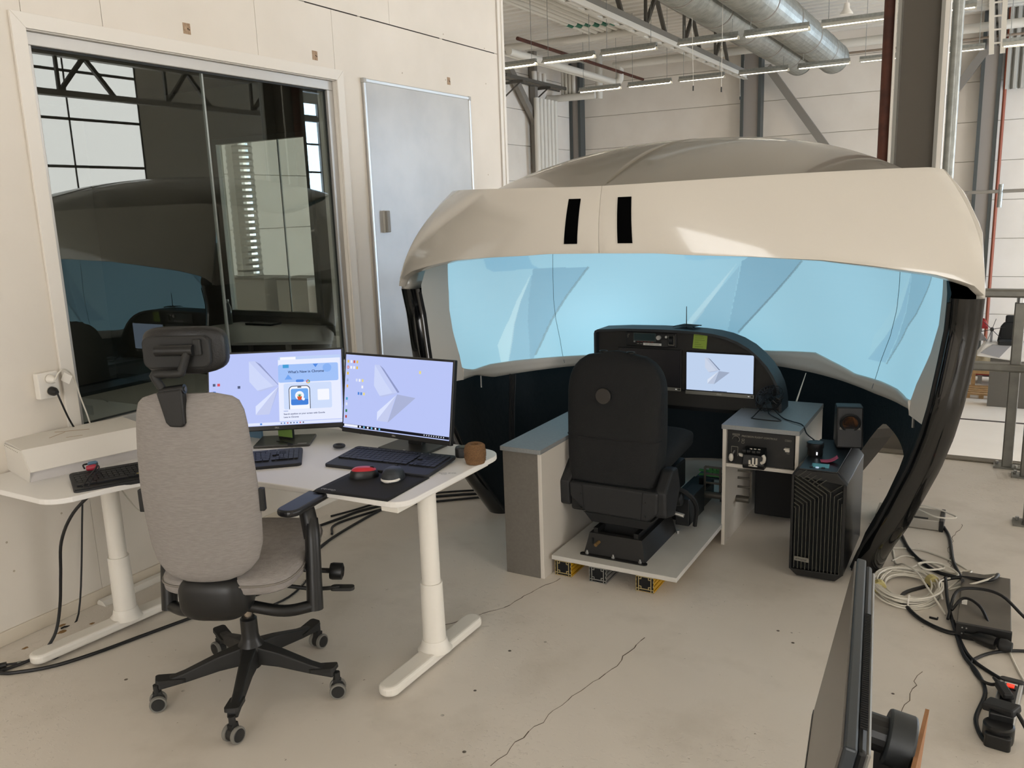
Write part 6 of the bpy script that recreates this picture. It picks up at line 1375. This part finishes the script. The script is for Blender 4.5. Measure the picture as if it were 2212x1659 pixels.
cable('black cable curving over the front of the big grey power box', [(3.52, 3.75, .04), (3.56, 3.80, .08), (3.62, 3.74, .085), (3.66, 3.64, .05), (3.665, 3.585, .03)], .006)
cable('white cable in a wide arc right of the pod leg', [(3.22, 4.44), (3.35, 4.47), (3.50, 4.38), (3.60, 4.26), (3.68, 4.13, .075), (3.64, 4.04, .078), (3.50, 3.98, .03)], .0045, CABLEW)
cable('white cable running down from the pod leg to the power box', [(3.23, 4.41), (3.26, 4.24), (3.30, 4.14, .05), (3.36, 4.05, .06), (3.43, 3.88, .05), (3.50, 3.77)], .0045, CABLEW)
cable('white cable zigzagging above the cable coil', [(3.24, 4.27), (3.29, 4.36), (3.39, 4.33), (3.49, 4.24), (3.58, 4.30), (3.54, 4.12, .03), (3.49, 3.95, .04)], .0045, CABLEW)
cable('white cable in small loops over the coil', [(3.33, 4.16, .03), (3.40, 4.27, .03), (3.47, 4.2, .04), (3.40, 4.12, .05), (3.36, 4.18, .05), (3.45, 4.22, .05), (3.53, 4.14, .04), (3.46, 4.0, .05), (3.48, 3.87, .03)], .0045, CABLEW)
cable('pale cable resting on the small grey power box', [(3.27, 4.99, .05), (3.33, 4.97, .07), (3.43, 4.93, .065), (3.49, 4.87, .06), (3.40, 4.82, .066), (3.30, 4.90, .07)], .0045, CABLEW)
cable('grey cable leaving the power strip to the right edge', [(3.73, 3.55), (3.76, 3.40), (3.80, 3.25), (3.86, 3.1)], .004, CABLEW)
cable('black cable bundle behind the computer tower', [(3.12, 4.85), (3.16, 4.7, .04), (3.17, 4.62, .10), (3.19, 4.70, .03), (3.24, 4.62)], .005)
cable('black cable lying between tower and pod leg', [(3.09, 4.62), (3.14, 4.55), (3.2, 4.42), (3.16, 4.35)], .009)
cable('white cable lying between tower and pod leg', [(3.08, 4.75), (3.13, 4.6, .03), (3.18, 4.5), (3.22, 4.4)], .006, CABLEW)
coil = thing('cable_coil', 'coil of white network cable tied with yellow tape', 'cable coil', (3.335, 3.96, 0))
for k in range(16):
    ra, rb = .125 + random.uniform(-.022, .02), .165 + random.uniform(-.03, .022); ox, oy = random.uniform(-.014, .014), random.uniform(-.014, .014); zz = .006 + .0045 * k * .55
    obj('loop', MB().tube([(3.335 + ox + ra * math.cos(i * PI / 14), 3.955 + oy + rb * math.sin(i * PI / 14), zz + .004 * math.sin(i * PI / 7 + k)) for i in range(28)], .0042, 6, 1, closed=True), CABLEW, coil, smooth=True)
for a in (3.4, .55): obj('tape_wrap', MB().cyl((3.335 + .12 * math.cos(a), 3.955 + .16 * math.sin(a), .026), (3.335 + .12 * math.cos(a + .22), 3.955 + .16 * math.sin(a + .22), .026), .028, n=12), mat('tape_yellow', '#b9ad74', .6), coil)
obj('cable_tie', MB().cyl((3.35, 3.80, .022), (3.356, 3.80, .022), .03, n=12), WHITEP, coil)
# power boxes
pbx = thing('power_box', 'flat grey metal power box with black front on the floor', 'power box', (3.635, 3.88, 0))
obj('case', MB().box(3.545, 3.735, 3.60, 4.14, .003, .062), mat('box_grey', '#6c665d', .5, .2, noise=(6, '#5c574f', .8)), pbx, bevel=.003)
obj('front_plate', MB().box(3.543, 3.737, 3.585, 3.601, .0, .064), mat('box_front', '#101010', .5), pbx)
for x, z in ((3.565, .05), (3.58, .05), (3.565, .025), (3.58, .025)): obj('led', MB().cyl((x, 3.585, z), (x, 3.582, z), .003, n=8), ALU, pbx)
obj('label', MB().box(3.555, 3.575, 3.78, 3.84, .0622, .0626), WHITEP, pbx)
pb2 = thing('power_supply', 'small grey power supply beside the pod leg', 'power supply', (3.28, 4.86, 0))
obj('case', MB().box(3.10, 3.415, 4.78, 4.97, .004, .058), mat('psu_grey', '#a49f96', .4, .3), pb2, bevel=.004); obj('end_cap', MB().box(3.415, 3.435, 4.775, 4.975, .0, .062), BLACK, pb2, bevel=.003)
obj('side_strip', MB().box(3.2, 3.36, 4.79, 4.80, .058, .064), BLACK, pb2)
# connector on the floor in front of the power box
t = thing('plug_coupler', 'black mains coupler lying in front of the grey power box', 'connector', (3.63, 3.56, 0), -.35)
obj('coupler_body', MB().lathe([(.008, 0), (.010, .03), (.022, .05), (.026, .10), (.024, .115)], (3.575, 3.585, .026), 14, (1, -.35, 0)), BLACK, t, smooth=True)
obj('plug_head', MB().lathe([(.014, 0), (.024, .008), (.026, .03), (.018, .05)], (3.69, 3.545, .028), 14, (1, -.2, 0)), mat('plug_dark', '#17181a', .6), t, smooth=True)
tag(obj('floor_clip', MB().bar((3.44, 3.72, .004), (3.47, 3.715, .004), .006, .008).bar((3.47, 3.715, .004), (3.472, 3.73, .004), .005, .008), BLACK), 'tiny black clip on the floor by the cable coil', 'clip')
# power strip
pst = thing('power_strip', 'aluminium power strip with red switch on the floor', 'power strip', (3.715, 3.06, 0), -.11)
obj('rail_side', MB().box(-.036, -.022, -.19, .18, .002, .042), ALU, pst, local=True, bevel=.003); obj('rail_side', MB().box(.022, .036, -.19, .18, .002, .042), ALU, pst, local=True, bevel=.003)
obj('socket_bed', MB().box(-.022, .022, -.19, .18, .004, .044), BLACK, pst, local=True)
obj('end_cap', MB().prism(rrect(.076, .03, .012, cx=0, cy=.188), 0, .046), BLACK, pst, local=True, bevel=.003); obj('end_cap', MB().prism(rrect(.076, .03, .012, cx=0, cy=-.198), 0, .046), BLACK, pst, local=True, bevel=.003)
obj('label', MB().box(-.02, .02, .152, .164, .044, .0448), mat('label_white'), pst, local=True)
obj('switch_frame', MB().box(-.018, .018, .118, .148, .044, .048), BLACK, pst, local=True); obj('red_switch', MB().box(-.012, .012, .122, .144, .048, .053), mat('switch_red', '#d0281a', .3, emit='#ff3018', es=1.2 * SE), pst, local=True, bevel=.002)
for y in (.06, .005, -.06, -.12): obj('socket_hole', MB().prism(rrect(.036, .014, .006, cx=0, cy=y), .0442, .046), HOLE, pst, local=True)
for label, c, d, ln in (('black flat plug in the middle of the power strip', (3.713, 3.125), (-.35, .9), .05), ):
    t = thing('strip_plug', label, 'plug', (c[0], c[1], .046), group='plugs in the power strip')
    obj('plug_body', MB().bar((c[0] + .01, c[1] - .03, .058), (c[0] - .018, c[1] + .045, .062), .034, .022), mat('plug_dark'), t, bevel=.006)
    obj('strain_relief', MB().cyl((c[0] - .018, c[1] + .045, .062), (c[0] - .035, c[1] + .10, .05), .009, .005, n=10), mat('plug_dark'), t)
t = thing('strip_plug', 'large round black plug at the near end of the power strip', 'plug', (3.70, 2.93, 0), group='plugs in the power strip')
obj('plug_body', MB().lathe([(.044, 0), (.046, .01), (.046, .055), (.040, .06), (.0, .06)], (3.695, 2.905, .003), 24), BLACK, t, smooth=True); obj('plug_top', MB().bar((3.655, 2.985, .08), (3.745, 2.945, .095), .062, .026), mat('plug_dark'), t, bevel=.006)
obj('plug_cord', MB().tube([(3.745, 2.945, .09), (3.78, 2.90, .05), (3.81, 2.84, .012), (3.86, 2.78, .008)], .007, 8), CABLEB, t, smooth=True)
obj('plug_neck', MB().box(3.665, 3.735, 2.92, 2.98, .055, .085), BLACK, t, bevel=.004)

# ---------------------------------------------------------------- bottom right corner: side-on monitor and carton on a desk below the frame
t = thing('work_table', 'white work table below the right foreground monitor', 'table', (3.9, .95, 0))
obj('tabletop', MB().box(3.15, 4.75, .45, 1.40, .66, .685), DESKW, t, bevel=.004)
for x, y in ((3.25, .55), (4.65, .55), (3.25, 1.30), (4.65, 1.30)): obj('leg', MB().cyl((x, y, 0), (x, y, .66), .025, n=12), LEGW, t)
sm_ = thing('side_monitor', 'big monitor seen edge-on at the bottom right', 'monitor', (3.53, 1.22, .685))
T0 = Vector((3.398, 1.582, 1.10)); Bq = Vector((3.339, 1.545, .77)); Tn = Vector((3.478, .86, 1.10))
ax_ = (Tn - T0).normalized(); up_ = (T0 - Bq); up_ = (up_ - ax_ * up_.dot(ax_)).normalized(); hgt = .335
n_ = ax_.cross(up_)
if n_.x > 0: n_ = -n_
wid = .60; M5 = frame_m(T0, ax_, -up_)
off_ = .0
def SP(a, b_, c): return T0 + ax_ * a - up_ * b_ - n_ * c          # a along, b down, c back from the face
def slab(a0, a1, b0, b1, c0, c1, mb=None):
    mb = mb or MB(); mb.add([SP(a, b_, c) for c in (c0, c1) for a, b_ in ((a0, b0), (a1, b0), (a1, b1), (a0, b1))], [(0, 1, 2, 3), (7, 6, 5, 4), (0, 4, 5, 1), (1, 5, 6, 2), (2, 6, 7, 3), (3, 7, 4, 0)]); return mb
obj('housing', slab(0, wid, 0, hgt + .01, .002, .018), mat('side_monitor_shell', '#2b3136', .4), sm_, bevel=.003)
obj('screen_face', slab(.006, wid - .006, .006, hgt - .004, -.001, .002), mat('screen_painted_sheen', '#4d4740', .28, spec=.8), sm_)  # lightened base colour paints in the bright surroundings the face reflects
obj('bezel_edge', slab(-.001, wid + .001, hgt - .002, hgt + .012, -.002, .004), BLACK, sm_)
obj('back_shell', slab(.01, wid - .01, .005, hgt, .018, .030), BLACK, sm_, bevel=.006)
obj('back_cover', slab(.02, wid - .02, .012, hgt - .012, .030, .036), mat('side_monitor_silver', '#8f8d88', .4, .5), sm_, bevel=.003)
mb = MB()
for k in range(60): slab(.22 + k * .0055, .2235 + k * .0055, -.0005, .001, .0195, .0285, mb)
obj('vent_holes', mb, mat('vent_black', '#040404', .9), sm_, kind='stuff')
obj('stand_arm', MB().cyl(SP(.30, .15, .036), SP(.30, .15, .09), .028, n=18).bar(SP(.30, .15, .10), Vector((SP(.30, .15, .10).x, SP(.30, .15, .10).y, .70)), .055, .035, (0, 1, 0)), BLACK, sm_, smooth=False)
obj('stand_joint', MB().cyl(SP(.30, .15, .085), SP(.30, .15, .125), .042, n=24), mat('stand_joint', '#2a2e30', .5), sm_, smooth=True, bevel=.004)
pz = SP(.30, .15, .10); obj('stand_foot', MB().prism(rrect(.24, .20, .02, cx=pz.x, cy=pz.y), .685, .70), BLACK, sm_, bevel=.004)
CARD = mat('cardboard', '#a5764f', .85, noise=(30, '#93673f', .7)); CARDI = mat('cardboard_inner', '#5d2f22', .85)
bxo = thing('cardboard_box', 'open brown cardboard box at the bottom right edge', 'box', (3.66, 1.2, .685))
obj('box_side', MB().box(3.522, 3.527, .98, 1.335, .685, .80), CARDI, bxo); obj('box_side', MB().box(3.83, 3.835, .98, 1.335, .685, .80), CARDI, bxo)
obj('box_side', MB().box(3.527, 3.83, .98, .985, .685, .80), CARDI, bxo); obj('box_side', MB().box(3.527, 3.83, 1.33, 1.335, .685, .80), CARDI, bxo)
obj('box_bottom', MB().box(3.527, 3.83, .985, 1.33, .685, .69), CARDI, bxo)
obj('flap', MB().add([Vector(p) for p in ((3.524, .99, .80), (3.524, 1.385, .80), (3.535, 1.405, .93), (3.52, 1.0, .945))], [(0, 1, 2, 3)]), CARD, bxo, solid=.006)
obj('flap', MB().add([Vector(p) for p in ((3.53, 1.333, .80), (3.83, 1.333, .80), (3.83, 1.40, .765), (3.55, 1.40, .77))], [(0, 1, 2, 3)]), CARD, bxo, solid=.005)
